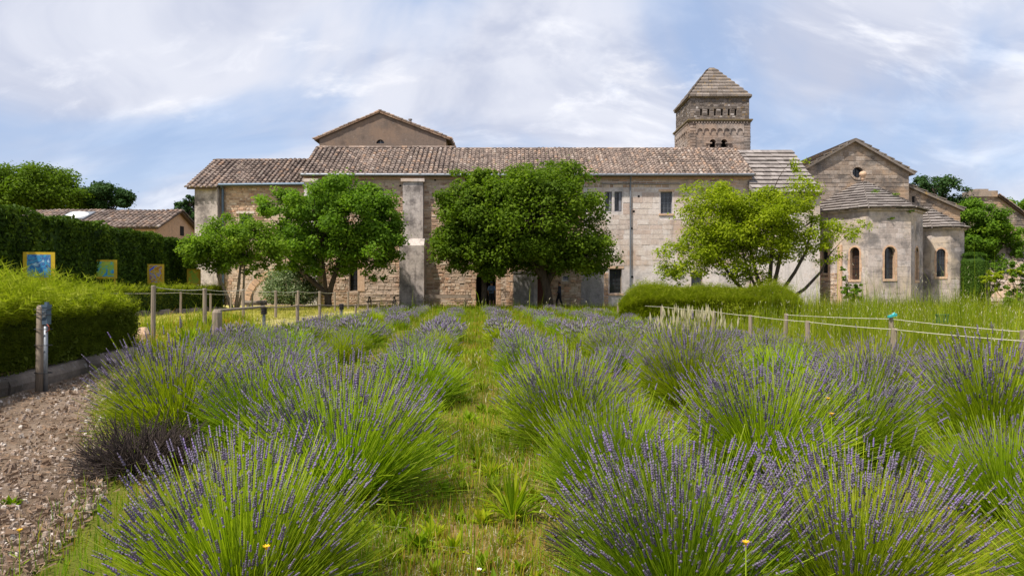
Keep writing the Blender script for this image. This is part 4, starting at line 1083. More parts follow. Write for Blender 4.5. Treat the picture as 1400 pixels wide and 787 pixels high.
# centre: two mulberry-like trees grown into one broad dome
D = 43.0
x, y, _ = P(749, 390, D)
tree('broad_tree', 'broad dark green tree with dense dome crown before the red door', 'tree', (x, y, 0),
     [[(x + .1, y, -.1, .34), (x - .05, y, 1.2, .27), (x - .3, y, 2.2, .26), (x - .5, y, 3.4, .2)], [(x - .1, y, 1.5, .2), (x + .8, y + .2, 3.2, .15)], [(x - .1, y, 1.6, .18), (x - 1.3, y - .2, 3.4, .14)]],
     [blob(738, 300, D, 92, 66), blob(742, 262, D, 72, 40), blob(800, 315, D, 44, 55, 3), blob(760, 345, D, 76, 34, 3), blob(690, 330, D, 60, 48, 3), blob(745, 238, D, 40, 20, 1.5), blob(815, 350, D, 28, 30, 1.5)],
     54000, .20, 330, 'leafdark', 'bark', 101, limbs=34, crad=(.13, .21), lo=.5)
x, y, _ = P(661, 390, D + .8)
tree('round_tree', 'dark green tree left of the broad dome, shading the arched doorway', 'tree', (x, y, 0),
     [[(x, y, -.1, .2), (x + .05, y, 1.3, .17), (x, y, 2.4, .14)]],
     [blob(650, 315, D, 56, 58), blob(637, 280, D, 46, 36), blob(680, 268, D, 50, 38), blob(625, 335, D, 38, 40, 2), blob(660, 360, D, 42, 20, 2), blob(648, 250, D, 36, 20, 1.5)],
     33000, .20, 230, 'leafdark', 'bark', 102, limbs=24, crad=(.13, .21), lo=.5)
# left: leaning tree against the wing
D = 42.5; x, y, _ = P(447, 390, D)
tree('leaning_tree', 'green maple-like tree on a leaning forked trunk left of the tall buttress', 'tree', (x, y, 0),
     [[(x + .1, y, -.1, .26), (x + .05, y, .9, .22), (x - .5, y, 1.4, .17), (x - 1.5, y, 2.3, .14), (x - 2.4, y, 3.3, .11)], [(x + .05, y, .6, .2), (x + .35, y, 1.7, .16), (x + .8, y + .1, 3.2, .13)], [(x, y, .7, .14), (x - .2, y, 2.6, .1), (x - .4, y, 4.0, .08)]],
     [blob(478, 300, D, 70, 46), blob(470, 268, D, 50, 24, 3), blob(420, 300, D, 56, 36), blob(390, 278, D, 36, 22, 2), blob(505, 335, D, 46, 36, 3), blob(525, 315, D, 28, 40, 2), blob(440, 350, D, 60, 26, 2.5), blob(515, 368, D, 26, 16, 1.4), blob(420, 330, D, 50, 30, 3)],
     48000, .195, 300, 'leafmid', 'bark', 103, limbs=34, crad=(.13, .21))
# far left: small light tree with several stems
D = 36.0; x, y, _ = P(319, 390, D)
tree('small_tree', 'small light green tree with three thin stems on the dry lawn', 'tree', (x, y, .15),
     [[(x, y, .1, .12), (x - .35, y, 1.0, .09), (x - .8, y, 2.0, .08), (x - .85, y, 3.0, .05)], [(x + .1, y, .1, .1), (x + .25, y, 1.2, .08), (x + .4, y, 2.6, .06)], [(x + .15, y + .1, .1, .08), (x + .55, y, 1.4, .06), (x + .6, y, 2.7, .05)]],
     [blob(318, 330, D, 62, 26, 1.9), blob(290, 343, D, 40, 24, 1.6), blob(350, 335, D, 42, 26, 1.6), blob(318, 308, D, 38, 16, 1.2), blob(322, 362, D, 24, 14, 1.2), blob(355, 362, D, 30, 14, 1.2)],
     20000, .15, 190, 'leafsmall', 'barkpale', 104, limbs=26, light=.45, crad=(.14, .24))
# right: loose light green tree of many stems
D = 30.0; x, y, _ = P(1050, 390, D); st = []
for a, b, c, e in ((1.6, 2.6, 4.3, .075), (.8, 3.0, 5.2, .08), (.1, 3.2, 5.6, .085), (-.7, 2.6, 4.6, .08), (-1.9, 2.0, 3.2, .075), (2.3, 1.7, 2.8, .07), (-1.2, 2.3, 4.0, .06), (.4, 2.8, 4.9, .06)):
    yy = random.uniform(-.5, .5); st.append([(x + a * .04, y, -.1, e * 1.5), (x + a * .3, y + yy * .3, b * .42, e * 1.15), (x + a * .7, y + yy * .7, b * .8, e), (x + a, y + yy, b + .4, e * .8), (x + a * 1.15, y + yy, c, e * .5)])
tree('loose_tree', 'airy yellow green tree with many dark stems before the chapel', 'tree', (x, y, 0), st,
     [blob(985, 300, D, 62, 44, 1.8), blob(950, 345, D, 52, 34, 1.6), blob(1035, 300, D, 66, 36, 2), blob(975, 262, D, 44, 24, 1.3), blob(1085, 268, D, 38, 34, 1.3), blob(1100, 315, D, 52, 26, 1.5), blob(1150, 315, D, 40, 18, 1), blob(1095, 228, D, 20, 18, .6), blob(1115, 345, D, 34, 16, 1), blob(935, 372, D, 38, 16, 1), blob(1000, 350, D, 50, 26, 1.5), blob(1045, 325, D, 52, 34, 1.6), blob(1060, 285, D, 50, 30, 1.5), blob(925, 350, D, 30, 26, 1), blob(1020, 375, D, 40, 14, 1.2), blob(1175, 306, D, 18, 10, .5)],
     44000, .125, 460, 'leaflight', 'bark', 105, aspect=.55, crad=(.14, .24), lo=.3, limbs=60, tw=.018, light=.5, droop=.3)
# shrubs and trees beyond
D = 44.0; x, y, _ = P(399, 390, D)
tree('round_bush', 'round cream-flecked variegated bush in front of the blocked arch', 'bush', (x, y, 0), [[(x, y, -.1, .08), (x, y, .8, .05)]],
     [blob(399, 392, D, 35, 28, 1.5)], 17000, .12, 190, 'varieg', 'bark', 106, crad=(.2, .3), lo=.65, limbs=10)
for nm, lb, px, D, bl, n, sz, lm, sd in (
    ('spreading_tree', 'dark spreading tree crown beyond the tall hedge at the far left', 45, 72, [(50, 262, 62, 34), (10, 268, 50, 34), (90, 276, 26, 20), (45, 243, 36, 16), (-40, 270, 50, 40)], 26000, .30, 'leafdark', 111),
    ('pine_tree', 'smaller blue green pine right of the dark spreading crown', 148, 76, [(148, 272, 34, 17), (128, 278, 24, 14), (170, 276, 16, 9), (150, 262, 18, 8)], 9000, .28, 'leafblue', 112),
    ('cypress_tree', 'narrow dark evergreen beside the grey corner pier', 258, 66, [(262, 280, 10, 16), (252, 292, 14, 16), (268, 268, 5, 10), (262, 305, 18, 20)], 6000, .22, 'leafblue', 113),
    ('olive_tree', 'feathery grey green tree rising behind the church roof', 1285, 72, [(1275, 255, 30, 14), (1300, 262, 22, 12), (1258, 262, 18, 14), (1290, 290, 40, 24)], 9000, .24, 'leafblue', 114),
    ('leafy_tree', 'large bright green tree right of the side apse', 1340, 55, [(1340, 300, 34, 26), (1325, 335, 30, 30), (1360, 330, 32, 28), (1330, 365, 34, 24), (1375, 345, 22, 20), (1350, 385, 22, 20)], 24000, .20, 'leafmid', 115),
    ('hill_tree', 'small green crown above the far house roof', 1392, 95, [(1395, 280, 22, 9), (1420, 285, 26, 14)], 4000, .32, 'leafmid', 116)):
    x, y, _ = P(px, 390, D); top = PZ(bl[0][1], D)
    tree(nm, lb, 'tree', (x, y, 0), [[(x, y, -.2, .35), (x + .2, y, top * .5, .28), (x, y, top * .8, .2)]], [blob(*b[:2], D, *b[2:]) for b in bl], int(n * 1.5), sz, max(60, n // 130), lm, 'bark', sd, limbs=18, tw=.04, crad=(.16, .27))
D = 38.0
for nm, lb, px, bl, n, sd in (('tall_shrub', 'glossy green shrub at the right edge above the fence', 1392, [(1392, 400, 22, 30), (1400, 372, 18, 20), (1380, 425, 24, 22)], 5200, 121),
                     ('yellow_shrub', 'yellow green young shrub in front of the rubble wall', 1352, [(1352, 378, 16, 9), (1362, 392, 12, 8), (1385, 372, 12, 6)], 1500, 122)):
    x, y, _ = P(px, 390, D)
    tree(nm, lb, 'shrub', (x, y, 0), [[(x, y, -.1, .05), (x, y, .8, .035)]], [blob(*b[:2], D, *b[2:], ry=.7) for b in bl], n, .15, 44, 'leaflight' if sd == 122 else 'leafmid', 'bark', sd, limbs=12, lo=.2, tw=.012)
x, y, _ = P(1164, 404, 45.2)
tree('ivy_shrub', 'ivy-like shrub climbing at the foot of the apse', 'shrub', (x, y, 0), [[(x, y, -.1, .05), (x - .2, y + .1, 1.0, .03), (x - .35, y + .15, 2.2, .02)]],
     [blob(1164, 404, 45.2, 14, 14, .5), blob(1152, 380, 45.3, 4, 20, .25), blob(1166, 395, 45.2, 16, 8, .4)], 2600, .14, 50, 'leafmid', 'bark', 123, limbs=8, lo=.2, tw=.012)
# ------------------------------------------------------------------ hedges: woody core inside, sprays on all faces
def hedge(name, label, cat, line, w, z0, z1, n, size, mat, seed, core='cypress', dome=0.0, sprig=None, lump=.10, ends=0.0, wob=1.0):
    """line: [(x,y),...] middle line; width w; sprays over both sides, ends and top"""
    R = np.random.default_rng(seed); pts = np.array(line, float); seg = np.linalg.norm(np.diff(pts, axis=0), axis=1); s = np.concatenate([[0], np.cumsum(seg)]); L = s[-1]
    def at(u): return np.stack([np.interp(u, s, pts[:, 0]), np.interp(u, s, pts[:, 1])], 1)
    def nrm(u):
        d = at(np.minimum(u + .1, L)) - at(np.maximum(u - .1, 0)); d /= np.linalg.norm(d, axis=1, keepdims=True); return np.stack([d[:, 1], -d[:, 0]], 1)
    h = z1 - z0; per = 2 * h + w
    q = R.random(n) * (per + w * 2 * h / max(L, 1)); u = R.random(n) * L
    side = np.where(q < h, 1, np.where(q < 2 * h, -1, 0)); end = q > per
    v = np.where(side != 0, R.random(n), 1.0); o = np.where(side != 0, side * 1.0, R.uniform(-1, 1, n))
    v = np.where(end, R.random(n), v); o = np.where(end, R.uniform(-1, 1, n), o); u = np.where(end, np.where(R.random(n) < .5, 0, L), u)
    bump = lump * (np.sin(u * 2.3 + v * 4 + o) + np.sin(u * 5.1 - v * 7 + 2) * .6 + np.sin(u * 1.1 + 5 * v) * .8) * .5
    depth = R.random(n) ** 2 * .22
    rr = w / 2 + bump - depth
    top = side == 0
    z = z0 + h * v + np.where(top, bump - depth, 0) + dome * (1 - o ** 2) * np.where(top & ~end, 1, 0)
    ef = lambda q: np.ones_like(q) if ends <= 0 else np.sqrt(np.clip(1 - (1 - np.clip(np.minimum(q, L - q) / ends, 0, 1)) ** 2, .06, 1))
    e = ef(u); z = z0 + (z - z0) * (.25 + .75 * e); rr = rr * (.35 + .65 * e)
    c = at(u); nn = nrm(u)
    C = np.concatenate([c + nn * (o * np.where(top, w / 2 * (.35 + .65 * e), rr))[:, None], z[:, None]], 1)
    N3 = np.where(top[:, None], np.array([[0, 0, 1.0]]), np.concatenate([nn * side[:, None], np.zeros((n, 1))], 1))
    t = np.clip(R.beta(2, 2, n) + bump * 1.2, 0, 1)
    A = unit(N3 + R.normal(size=(n, 3)) * .75)
    mb = MB(); V, F = leaf_cards(C, A, size, .42, R); mb.np(V, F, 0, np.repeat(t, 4))
    mats = [M[mat]]
    # core, a little inside
    k = max(2, int(L / 1.0)); uu = np.linspace(0.05, L - .05, k + 1); cc = at(uu); nc = nrm(uu); rw = w / 2 - .16
    prof = [(-1, z0 - .1), (-1, z1 - .16), (-.4, z1 - .14 + dome * .84), (.4, z1 - .14 + dome * .84), (1, z1 - .16), (1, z0 - .1)]
    ec = ef(uu)
    V = [(cc[i, 0] + nc[i, 0] * a * rw * (.3 + .7 * ec[i]), cc[i, 1] + nc[i, 1] * a * rw * (.3 + .7 * ec[i]), z0 - .1 + (zz - z0 + .1) * (.2 + .8 * ec[i])) for i in range(k + 1) for a, zz in prof]
    Fc = [[6*i+j, 6*i+j+1, 6*i+7+j, 6*i+6+j] for i in range(k) for j in range(5)] + [[0,1,2,3,4,5], [6*k+5-j for j in range(6)]]
    mb.add(V, Fc, 1 if core != mat else 0, .1)
    if core != mat: mats.append(M[core])
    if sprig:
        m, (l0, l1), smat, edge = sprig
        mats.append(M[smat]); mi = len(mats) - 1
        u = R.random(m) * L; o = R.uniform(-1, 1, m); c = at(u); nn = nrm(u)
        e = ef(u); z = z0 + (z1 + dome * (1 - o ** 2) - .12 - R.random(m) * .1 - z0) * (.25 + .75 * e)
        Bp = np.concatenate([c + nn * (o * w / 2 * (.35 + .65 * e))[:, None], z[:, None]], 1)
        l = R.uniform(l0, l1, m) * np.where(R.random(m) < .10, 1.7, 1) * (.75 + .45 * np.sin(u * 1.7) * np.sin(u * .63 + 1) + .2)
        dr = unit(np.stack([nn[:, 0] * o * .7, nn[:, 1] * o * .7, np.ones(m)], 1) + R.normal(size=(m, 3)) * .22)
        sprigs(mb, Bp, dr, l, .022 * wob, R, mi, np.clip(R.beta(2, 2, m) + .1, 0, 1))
        if edge:   # sprigs leaning out of the near side
            m2 = edge; u = R.random(m2) * L; c = at(u); nn = nrm(u); v = R.random(m2)
            e = ef(u); Bp = np.concatenate([c + nn * ((w / 2 - .12) * (.35 + .65 * e))[:, None], (z0 + (z1 - z0) * v * (.25 + .75 * e))[:, None]], 1)
            d = unit(np.stack([nn[:, 0] * .6, nn[:, 1] * .6, .6 * np.ones(m2)], 1) + R.normal(size=(m2, 3)) * .3)
            sprigs(mb, Bp, d, R.uniform(l0, l1, m2) * .8, .018 * wob, R, 0, R.beta(2, 2, m2))
    c = at(np.array([L / 2]))[0]
    o = mb.build(name, mats); tag(o, label, cat)
    return o
def sprigs(mb, B, d, l, w, R, mi, t, leaves=5):
    """upright sprigs: a thin stem with small paired needles"""
    n = len(B); side = unit(np.cross(d, R.normal(size=(n, 3)))); P1 = B + d * l[:, None]
    V = np.stack([B - side * w * .25, B + side * w * .25, P1 + side * w * .1, P1 - side * w * .1], 1); mb.np(V.reshape(-1, 3), np.arange(4 * n).reshape(n, 4), mi, np.repeat(t, 4))
    for k in range(leaves):
        f = (.2 + .8 * k / leaves) + R.uniform(-.05, .05, n); c = B + d * (l * f)[:, None]; s = unit(np.cross(d, R.normal(size=(n, 3))))
        q = (l * .16 + .02)[:, None]
        V = np.stack([c - s * q + d * q * .8, c - d * w * .35, c + s * q + d * q * .8, c + d * w * .5], 1)
        mb.np(V.reshape(-1, 3), np.arange(4 * n).reshape(n, 4), mi, np.repeat(np.clip(t + .1 * k / leaves, 0, 1), 4))
hedge('tall_hedge', 'tall clipped dark cypress hedge running along the left side', 'hedge', [(-14.9, 13), (-16.55, 22), (-17.5, 29), (-18.9, 39.3)], 1.5, 0.2, 3.95, 74000, .17, 'cypress', 201, lump=.16)
hedge('low_back_hedge', 'low green hedge below the picture panels beyond the lawn', 'hedge', [(-14.3, 18), (-15.0, 26), (-15.7, 32), (-16.0, 37)], 1.0, 0.25, 1.42, 15000, .12, 'roseshade', 202, core='cypress', sprig=(2600, (.12, .32), 'rosetop', 0), lump=.08)
hedge('rosemary_hedge', 'low hedge with yellow green sprigs on top behind the left kerb', 'hedge', [(-6.75, 3.5), (-7.95, 9.0), (-8.2, 11), (-8.72, 14.1)], 1.95, .25, 1.12, 42000, .075, 'roseshade', 203, core='cypress', dome=.22, sprig=(22000, (.14, .42), 'rosetop', 6000), lump=.12, ends=.5)
hedge('lavender_hedge', 'low rounded yellow green hedge in front of the pale wall on the right', 'hedge', [(4.6, 28.9), (7.5, 28.3), (9.9, 27.8), (11.5, 27.2)], 2.1, 0, .95, 20000, .10, 'rosetop', 204, core='roseshade', dome=.38, sprig=(22000, (.14, .36), 'rosetop', 12000), lump=.16, ends=1.7)
def topiary():
    D = 49.0; cx, cz = PX(1329, D), 0; R = np.random.default_rng(7); n = 16000; w, h = .92, PZ(345, D)
    a = R.random(n) * 2 * PI; v = R.random(n) * 1.25
    top = v > 1; rad = np.where(top, np.sqrt(R.random(n)) * .8, 1.0); z = np.where(top, h - .75 * (rad * .95) ** 4, v * (h - .6))
    rad = np.where(~top, 1 - np.clip((v - .75), 0, 1) * .35, rad)
    bx = np.sign(np.cos(a)) * np.abs(np.cos(a)) ** .6 * rad; by = np.sign(np.sin(a)) * np.abs(np.sin(a)) ** .6 * rad
    C = np.stack([cx + bx * w, D + by * w, z - R.random(n) * .02], 1); C[:, :2] -= np.stack([bx, by], 1) * (R.random(n) ** 2 * .12)[:, None]
    N = unit(np.stack([bx * ~top, by * ~top, top * 1.0], 1) + R.normal(size=(n, 3)) * .6)
    mb = MB(); V, F = leaf_cards(C, N, .09, .5, R); mb.np(V, F, 0, np.repeat(R.beta(2, 2, n), 4))
    mb.tube([(cx, D, -.1), (cx, D, h - .6), (cx, D, h - .2)], [w * .9, w * .85, w * .5], 12, 0, 0)
    tag(mb.build('topiary_shrub', M['topiary']), 'clipped dark green block of topiary beside the small apse', 'topiary')
topiary()

# ------------------------------------------------------------------ lavender
def lavender_mesh(seed, n, R0, H, w, whorls, fw, leaves, nseg=3, base=.22, name='lavender', woody=True, spread=1.15, fl=(.05, .10), flo=.62):
    """returns (body mesh, flower mesh): stems radiating from a woody base, a spike of whorls on each"""
    R = np.random.default_rng(seed)
    ct = 1 - R.random(n) * (1 - math.cos(spread)); th = np.arccos(ct) * R.uniform(.92, 1.08, n); ph = R.random(n) * 2 * PI
    hor = np.stack([np.cos(ph), np.sin(ph), np.zeros(n)], 1)
    b = hor * (base * (th / spread) ** .8 * R.uniform(.4, 1, n))[:, None]; b[:, 2] = R.uniform(.02, .14, n)
    gap = (np.sin(ph * 2 + seed) * .5 + np.sin(ph * 3 + seed * 2.1) * .5) * .10 + 1
    L = H * (1 - .30 * (th / spread) ** 2) * R.uniform(.58, 1.08, n) * gap
    d0 = np.sin(th)[:, None] * hor + np.cos(th)[:, None] * np.array([0, 0, 1.]) + R.normal(size=(n, 3)) * .11
    d0 = unit(d0); mb = MB(); pts = []
    bend = R.normal(.05, .11, n) * (th / spread + .2)
    for k in range(nseg + 1):
        t = k / nseg; p = b + d0 * (L * t)[:, None]; p[:, 2] += bend * L * t * t; pts.append(p)
    side = unit(np.cross(d0, R.normal(size=(n, 3)))); tt = R.beta(2, 2, n)
    V = np.stack([p + s * side * w * (1 - .4 * i / nseg) for i, p in enumerate(pts) for s in (-.5, .5)], 1)
    F = np.concatenate([np.arange(n)[:, None] * (2 * nseg + 2) + np.array([2*i, 2*i+1, 2*i+3, 2*i+2]) for i in range(nseg)])
    mb.np(V.reshape(-1, 3), F, 0, np.repeat(tt, 2 * nseg + 2))
    # narrow leaves low in the bush
    m = leaves; th2 = R.random(m) ** .7 * spread * 1.2; ph2 = R.random(m) * 2 * PI
    h2 = np.stack([np.cos(ph2), np.sin(ph2), np.zeros(m)], 1); d2 = unit(np.sin(th2)[:, None] * h2 + np.cos(th2)[:, None] * np.array([0, 0, 1.]) + R.normal(size=(m, 3)) * .25)
    p0 = h2 * (base * R.random(m))[:, None] + d2 * (H * R.uniform(.05, .58, m))[:, None]; p0[:, 2] = np.maximum(p0[:, 2], .02)
    p1 = p0 + d2 * (H * R.uniform(.14, .34, m))[:, None] + R.normal(size=(m, 3)) * .012; s2 = unit(np.cross(d2, R.normal(size=(m, 3)))) * (w * 1.15)
    V = np.stack([p0 - s2 * .5, p0 + s2 * .5, p1 + s2 * .3, p1 - s2 * .3], 1); mb.np(V.reshape(-1, 3), np.arange(4 * m).reshape(m, 4), 1, np.repeat(R.random(m), 4))
    if woody:
        for k in range(26):
            a = R.random() * 2 * PI; t = R.uniform(.3, 1.2); l = R.uniform(.12, .3)
            q = Vector((math.cos(a) * base * .5, math.sin(a) * base * .5, -.05)); e = q + Vector((math.cos(a) * math.sin(t), math.sin(a) * math.sin(t), math.cos(t))) * l
            mb.tube([q, q.lerp(e, .5) + Vector((0, 0, .02)), e], [.010, .007, .004], 4, 2, cap=False)
    body = mb.mesh(name + '_stems', [M['stem'], M['lavleaf'], M['deadwood']])
    fb = MB(); tip = pts[-1]; td = unit(pts[-1] - pts[-2]); fL = R.uniform(*fl, n); has = R.random(n) < flo * np.clip(1.5 - 1.75 * (th / spread) ** 2, .05, 1)
    tip, td, fL = tip[has], td[has], fL[has]; q = len(tip); a = unit(np.cross(td, R.normal(size=(q, 3)))); c = np.cross(td, a); ftt = R.beta(1.6, 2, q)
    start = np.where(R.random(q) < .3, -.25, 0.0)
    K = 4 if whorls > 1 else 3
    for k in range(whorls):
        f = k / max(whorls, 1); ln = fL / whorls * 1.75; o = fL * f - fL * .55 + (start * fL if k == 0 else 0)
        cen = tip + td * o[:, None]; rw = fw * (1 - .45 * f) * R.uniform(.8, 1.2, q)
        ring = [cen + td * (ln * .42)[:, None] + (a * math.cos(2*PI*j/K + k) + c * math.sin(2*PI*j/K + k)) * rw[:, None] for j in range(K)]
        V = np.stack([cen] + ring + [cen + td * ln[:, None]], 1)
        F = np.concatenate([np.arange(q)[:, None] * (K + 2) + np.array(f_) for f_ in [[0, 1 + (j + 1) % K, 1 + j] for j in range(K)] + [[K + 1, 1 + j, 1 + (j + 1) % K] for j in range(K)]])
        fb.np(V.reshape(-1, 3), F, 0, np.repeat(np.clip(ftt + R.normal(0, .12, q), 0, 1), K + 2))
    return body, fb.mesh(name + '_flowers', [M['flower']])
def lavender(meshes, x, y, s, rz, label, group='lavender bushes planted in rows', sz=None, tilt=(0, 0)):
    o = bpy.data.objects.new('lavender_bush', meshes[0]); COL.objects.link(o)
    o.location = (x, y, 0); o.rotation_euler = (tilt[0], tilt[1], rz); o.scale = (s, s, sz or s)
    tag(o, label, 'lavender', group)
    f = bpy.data.objects.new('flower_spikes', meshes[1]); COL.objects.link(f); f.parent = o; f['kind'] = 'stuff'
    return o
HERO = [lavender_mesh(301 + i, 2600, .6, .76, .0046, 6, .0070, 3200, 4, .24, spread=1.16, flo=.52) for i in range(3)]
HEROP = [lavender_mesh(306 + i, 2300, .6, .78, .0046, 6, .0074, 2600, 4, .24, spread=1.1, flo=.70) for i in range(2)]
HEROG = lavender_mesh(311, 2600, .6, .72, .0046, 5, .006, 3000, 4, .24, spread=1.08, fl=(.03, .06), flo=.30)
MID = [lavender_mesh(321 + i, 1800, .6, .70, .0060, 3, .0085, 2000, 3, .25, spread=1.16, flo=(.52, .40, .58, .28)[i]) for i in range(4)]
MIDG = [lavender_mesh(331 + i, 1700, .6, .66, .0064, 3, .007, 2000, 3, .25, spread=1.1, fl=(.03, .06), flo=.28) for i in range(2)]
FAR = [lavender_mesh(341 + i, 800, .6, .62, .011, 1, .013, 800, 2, .27, woody=False, spread=1.15, fl=(.07, .12), flo=(.62, .75, .40, .12)[i]) for i in range(4)]
near = [  # mesh, x, y, scale, label
    (HERO[0], -1.22, 3.08, .93, 'large lavender bush filling the bottom left corner of the field'),
    (HERO[1], -1.18, 4.75, 1.14, 'second lavender bush from the front in the row left of the alley'),
    (HERO[2], -3.3, 6.75, 1.15, 'outermost left lavender bush beside the gravel path, behind the dead clump'),
    (HERO[0], -2.35, 6.5, 1.0, 'lavender bush between the path-side bush and the alley row'),
    (HEROP[0], .76, 3.1, .90, 'purple lavender bush at the bottom edge, right of the grass alley'),
    (HEROP[1], 1.55, 3.1, .85, 'purple lavender bush at the bottom, nearer to the right corner'),
    (HEROG, .70, 4.75, .90, 'low yellow green lavender with few flowers right of the alley'),
    (HERO[0], .52, 6.35, 1.08, 'dark sided lavender dome on the right edge of the alley'),
    (HERO[2], 1.98, 5.35, 1.10, 'wide lavender bush in the middle of the right field'),
    (HERO[1], 2.80, 5.75, 1.02, 'lavender bush joined to the right side of the wide middle bush'),
    (HERO[0], 4.5, 6.4, 1.15, 'big lavender bush at the right edge of the frame'),
    (HEROG, 3.2, 4.4, .82, 'low green lavender in front of the right edge bush'),
    (HEROG, 2.6, 2.9, .85, 'pale green flowerless lavender in the bottom right corner'),
    (HERO[1], 4.25, 8.0, 1.0, 'round lavender bush just before the rope fence'),
    (HERO[2], 2.2, 8.4, 1.15, 'lavender bush behind the wide middle bush'),
]
R = random.Random(17)
for m, x, y, s, lb in near: lavender(m, x, y, s, R.uniform(0, 6.28), lb, sz=s * 1.0)
ORD = ('first', 'second', 'third', 'fourth', 'fifth', 'sixth', 'seventh', 'eighth')
ROWN = ('in the outermost left row by the low posts', 'in the second row from the left', 'in the left row next but one to the alley', 'in the row along the left edge of the alley',
        'in the row along the right edge of the alley', 'in the right row next but one to the alley', 'in the second row from the right rope fence', 'in the outermost right row by the rope fence')
for row, xr in enumerate((-6.35, -4.75, -3.05, -1.24, .58, 2.35, 4.15, 5.75)):
    y = {0: 14.5, 1: 10.2, 2: 8.6, 3: 6.9, 4: 8.2, 5: 10.3, 6: 9.9, 7: 9.4}[row]; k = 0
    while y < 39:
        x = xr + R.uniform(-.2, .2) - .057 * (y - 6) * (.3 if row == 0 else .75 if row in (1, 7) else 1)
        if y < 15:
            m = R.choice(MID) if R.random() < .62 else R.choice(MIDG); lb = '%s lavender of the middle distance %s' % (ORD[k], ROWN[row]); k += 1
        else:
            m = R.choice(FAR); lb = 'far lavender bush ' + ROWN[row]
        s = R.uniform(.78, 1.06) * (.82 if row == 7 else 1) * (1 if y < 11 else .9 if y < 18 else .74 if y < 28 else .6)
        lavender(m, x, y, s * 1.05, R.uniform(0, 6.28), lb, 'lavender bushes ' + ROWN[row], sz=s * R.uniform(.85, 1.0))
        y += R.uniform(1.3, 1.7) * (1.0 if y < 20 else 1.05)
def dead_clump(x, y, r, h, n, label, seed):
    R = random.Random(seed); mb = MB()
    for k in range(n):
        a = R.uniform(0, 6.28); t = math.acos(1 - R.random() * .9); l = h * R.uniform(.6, 1.05)
        q = Vector((x + math.cos(a) * r * .3 * R.random(), y + math.sin(a) * r * .3 * R.random(), 0)); d = Vector((math.cos(a) * math.sin(t), math.sin(a) * math.sin(t), math.cos(t) * .9 + .1))
        e = q + d * l; mid = q.lerp(e, .55) + Vector((R.gauss(0, .02), R.gauss(0, .02), R.gauss(0, .02)))
        mb.tube([q, mid, e], [.006, .0045, .002], 3, 0, cap=False)
        for j in range(2): mb.tube([mid.lerp(e, .3 * j), mid.lerp(e, .3 * j) + (d + Vector((R.gauss(0, .6), R.gauss(0, .6), R.gauss(0, .4)))).normalized() * l * .3], [.004, .002], 3, 0, cap=False)
    tag(mb.build('dead_lavender', M['deadwood']), label, 'dead bush')
dead_clump(-2.95, 5.45, .5, .5, 420, 'dark dead lavender clump of bare twigs beside the gravel path', 1)
dead_clump(.62, 3.75, .4, .42, 260, 'dark bare twigs between the two front lavenders right of the alley', 2)
dead_clump(4.1, 5.6, .4, .4, 240, 'dark bare twigs in front of the right edge lavender', 3)

# ------------------------------------------------------------------ grasses
def blades(name, n, xr, yr, h, w, mat, seed, keep=None, bend=.5, zf=None, seeds=0, hy=0.0, pa=.8, ts=0.0):
    R = np.random.default_rng(seed)
    y = yr[0] * (yr[1] / yr[0]) ** R.random(n); x = R.uniform(xr[0], xr[1], n)
    if keep is not None: k = keep(x, y, R); x, y = x[k], y[k]
    n = len(x); hh = R.gamma(3.5, h / 3.5, n) * (1 + hy * y); ww = w * (.7 + .055 * y) * R.uniform(.7, 1.3, n)
    patch = .5 + .25 * np.sin(x * 1.9 + np.sin(y * 1.3) * 2) + .25 * np.sin(y * 2.3 + np.sin(x * 2.7) * 1.5)
    hh *= 1 - pa / 2 + pa * patch
    a = R.random(n) * 2 * PI; dx, dy = np.cos(a), np.sin(a); sx, sy = -dy, dx; b = R.uniform(.1, 1, n) * bend * hh
    z = np.zeros(n) if zf is None else zf(x, y)
    def pt(t, s): return np.stack([x + dx * b * t * t + sx * ww * s, y + dy * b * t * t + sy * ww * s, z - .01 + hh * (t - .25 * bend * t * t)], 1)
    V = np.stack([pt(0, -.5), pt(0, .5), pt(.55, .4), pt(.55, -.4), pt(1, 0)], 1).reshape(-1, 3)
    i = np.arange(n)[:, None] * 5; t = np.clip(R.beta(1.5, 2.2, n) * .75 + (1 - patch) * .3 + ts * (1 + np.sin(x * 4.1 + y * 2.3) + np.sin(y * 3.7 - x * 2.1)), 0, 1)
    mb = MB(); mb.np(V, i + np.array([0, 1, 2, 3]), 0, np.repeat(t, 5)); mb.np(np.zeros((0, 3)), np.zeros((0, 3), int))
    mb.big[0] = (V, i + np.array([0, 1, 2, 3]), 0, np.repeat(t, 5).astype(np.float32)); mb.big.pop()
    # tip triangles share the blade's vertices by duplicating them
    Vt = np.stack([pt(.55, -.4), pt(.55, .4), pt(1, 0)], 1).reshape(-1, 3); mb.np(Vt, np.arange(3 * n).reshape(n, 3), 0, np.repeat(t, 3))
    mats = [M[mat]]
    if seeds:
        k = R.random(n) < seeds; top = pt(1, 0)[k]; q = len(top); l = R.uniform(.04, .10, q) * (1 + .012 * y[k]); d = unit(np.stack([dx[k] * .5, dy[k] * .5, np.ones(q)], 1)); s = unit(np.cross(d, R.normal(size=(q, 3)))) * (ww[k] * .55)[:, None]
        V = np.stack([top, top + d * (l * .4)[:, None] + s, top + d * l[:, None], top + d * (l * .4)[:, None] - s], 1).reshape(-1, 3)
        mb.np(V, np.arange(4 * q).reshape(q, 4), 1, np.repeat(R.random(q), 4)); mats.append(M['straw'])
    o = mb.build(name, mats, kind='stuff'); return o
edgex = lambda y: np.interp(y, [1.0, 3.3, 4.2, 4.8, 5.8, 7.0, 9.0, 11, 13.2, 16, 44], [-2.35, -2.5, -2.75, -2.95, -3.5, -4.3, -5.3, -6.2, -7.0, -7.3, -7.3])
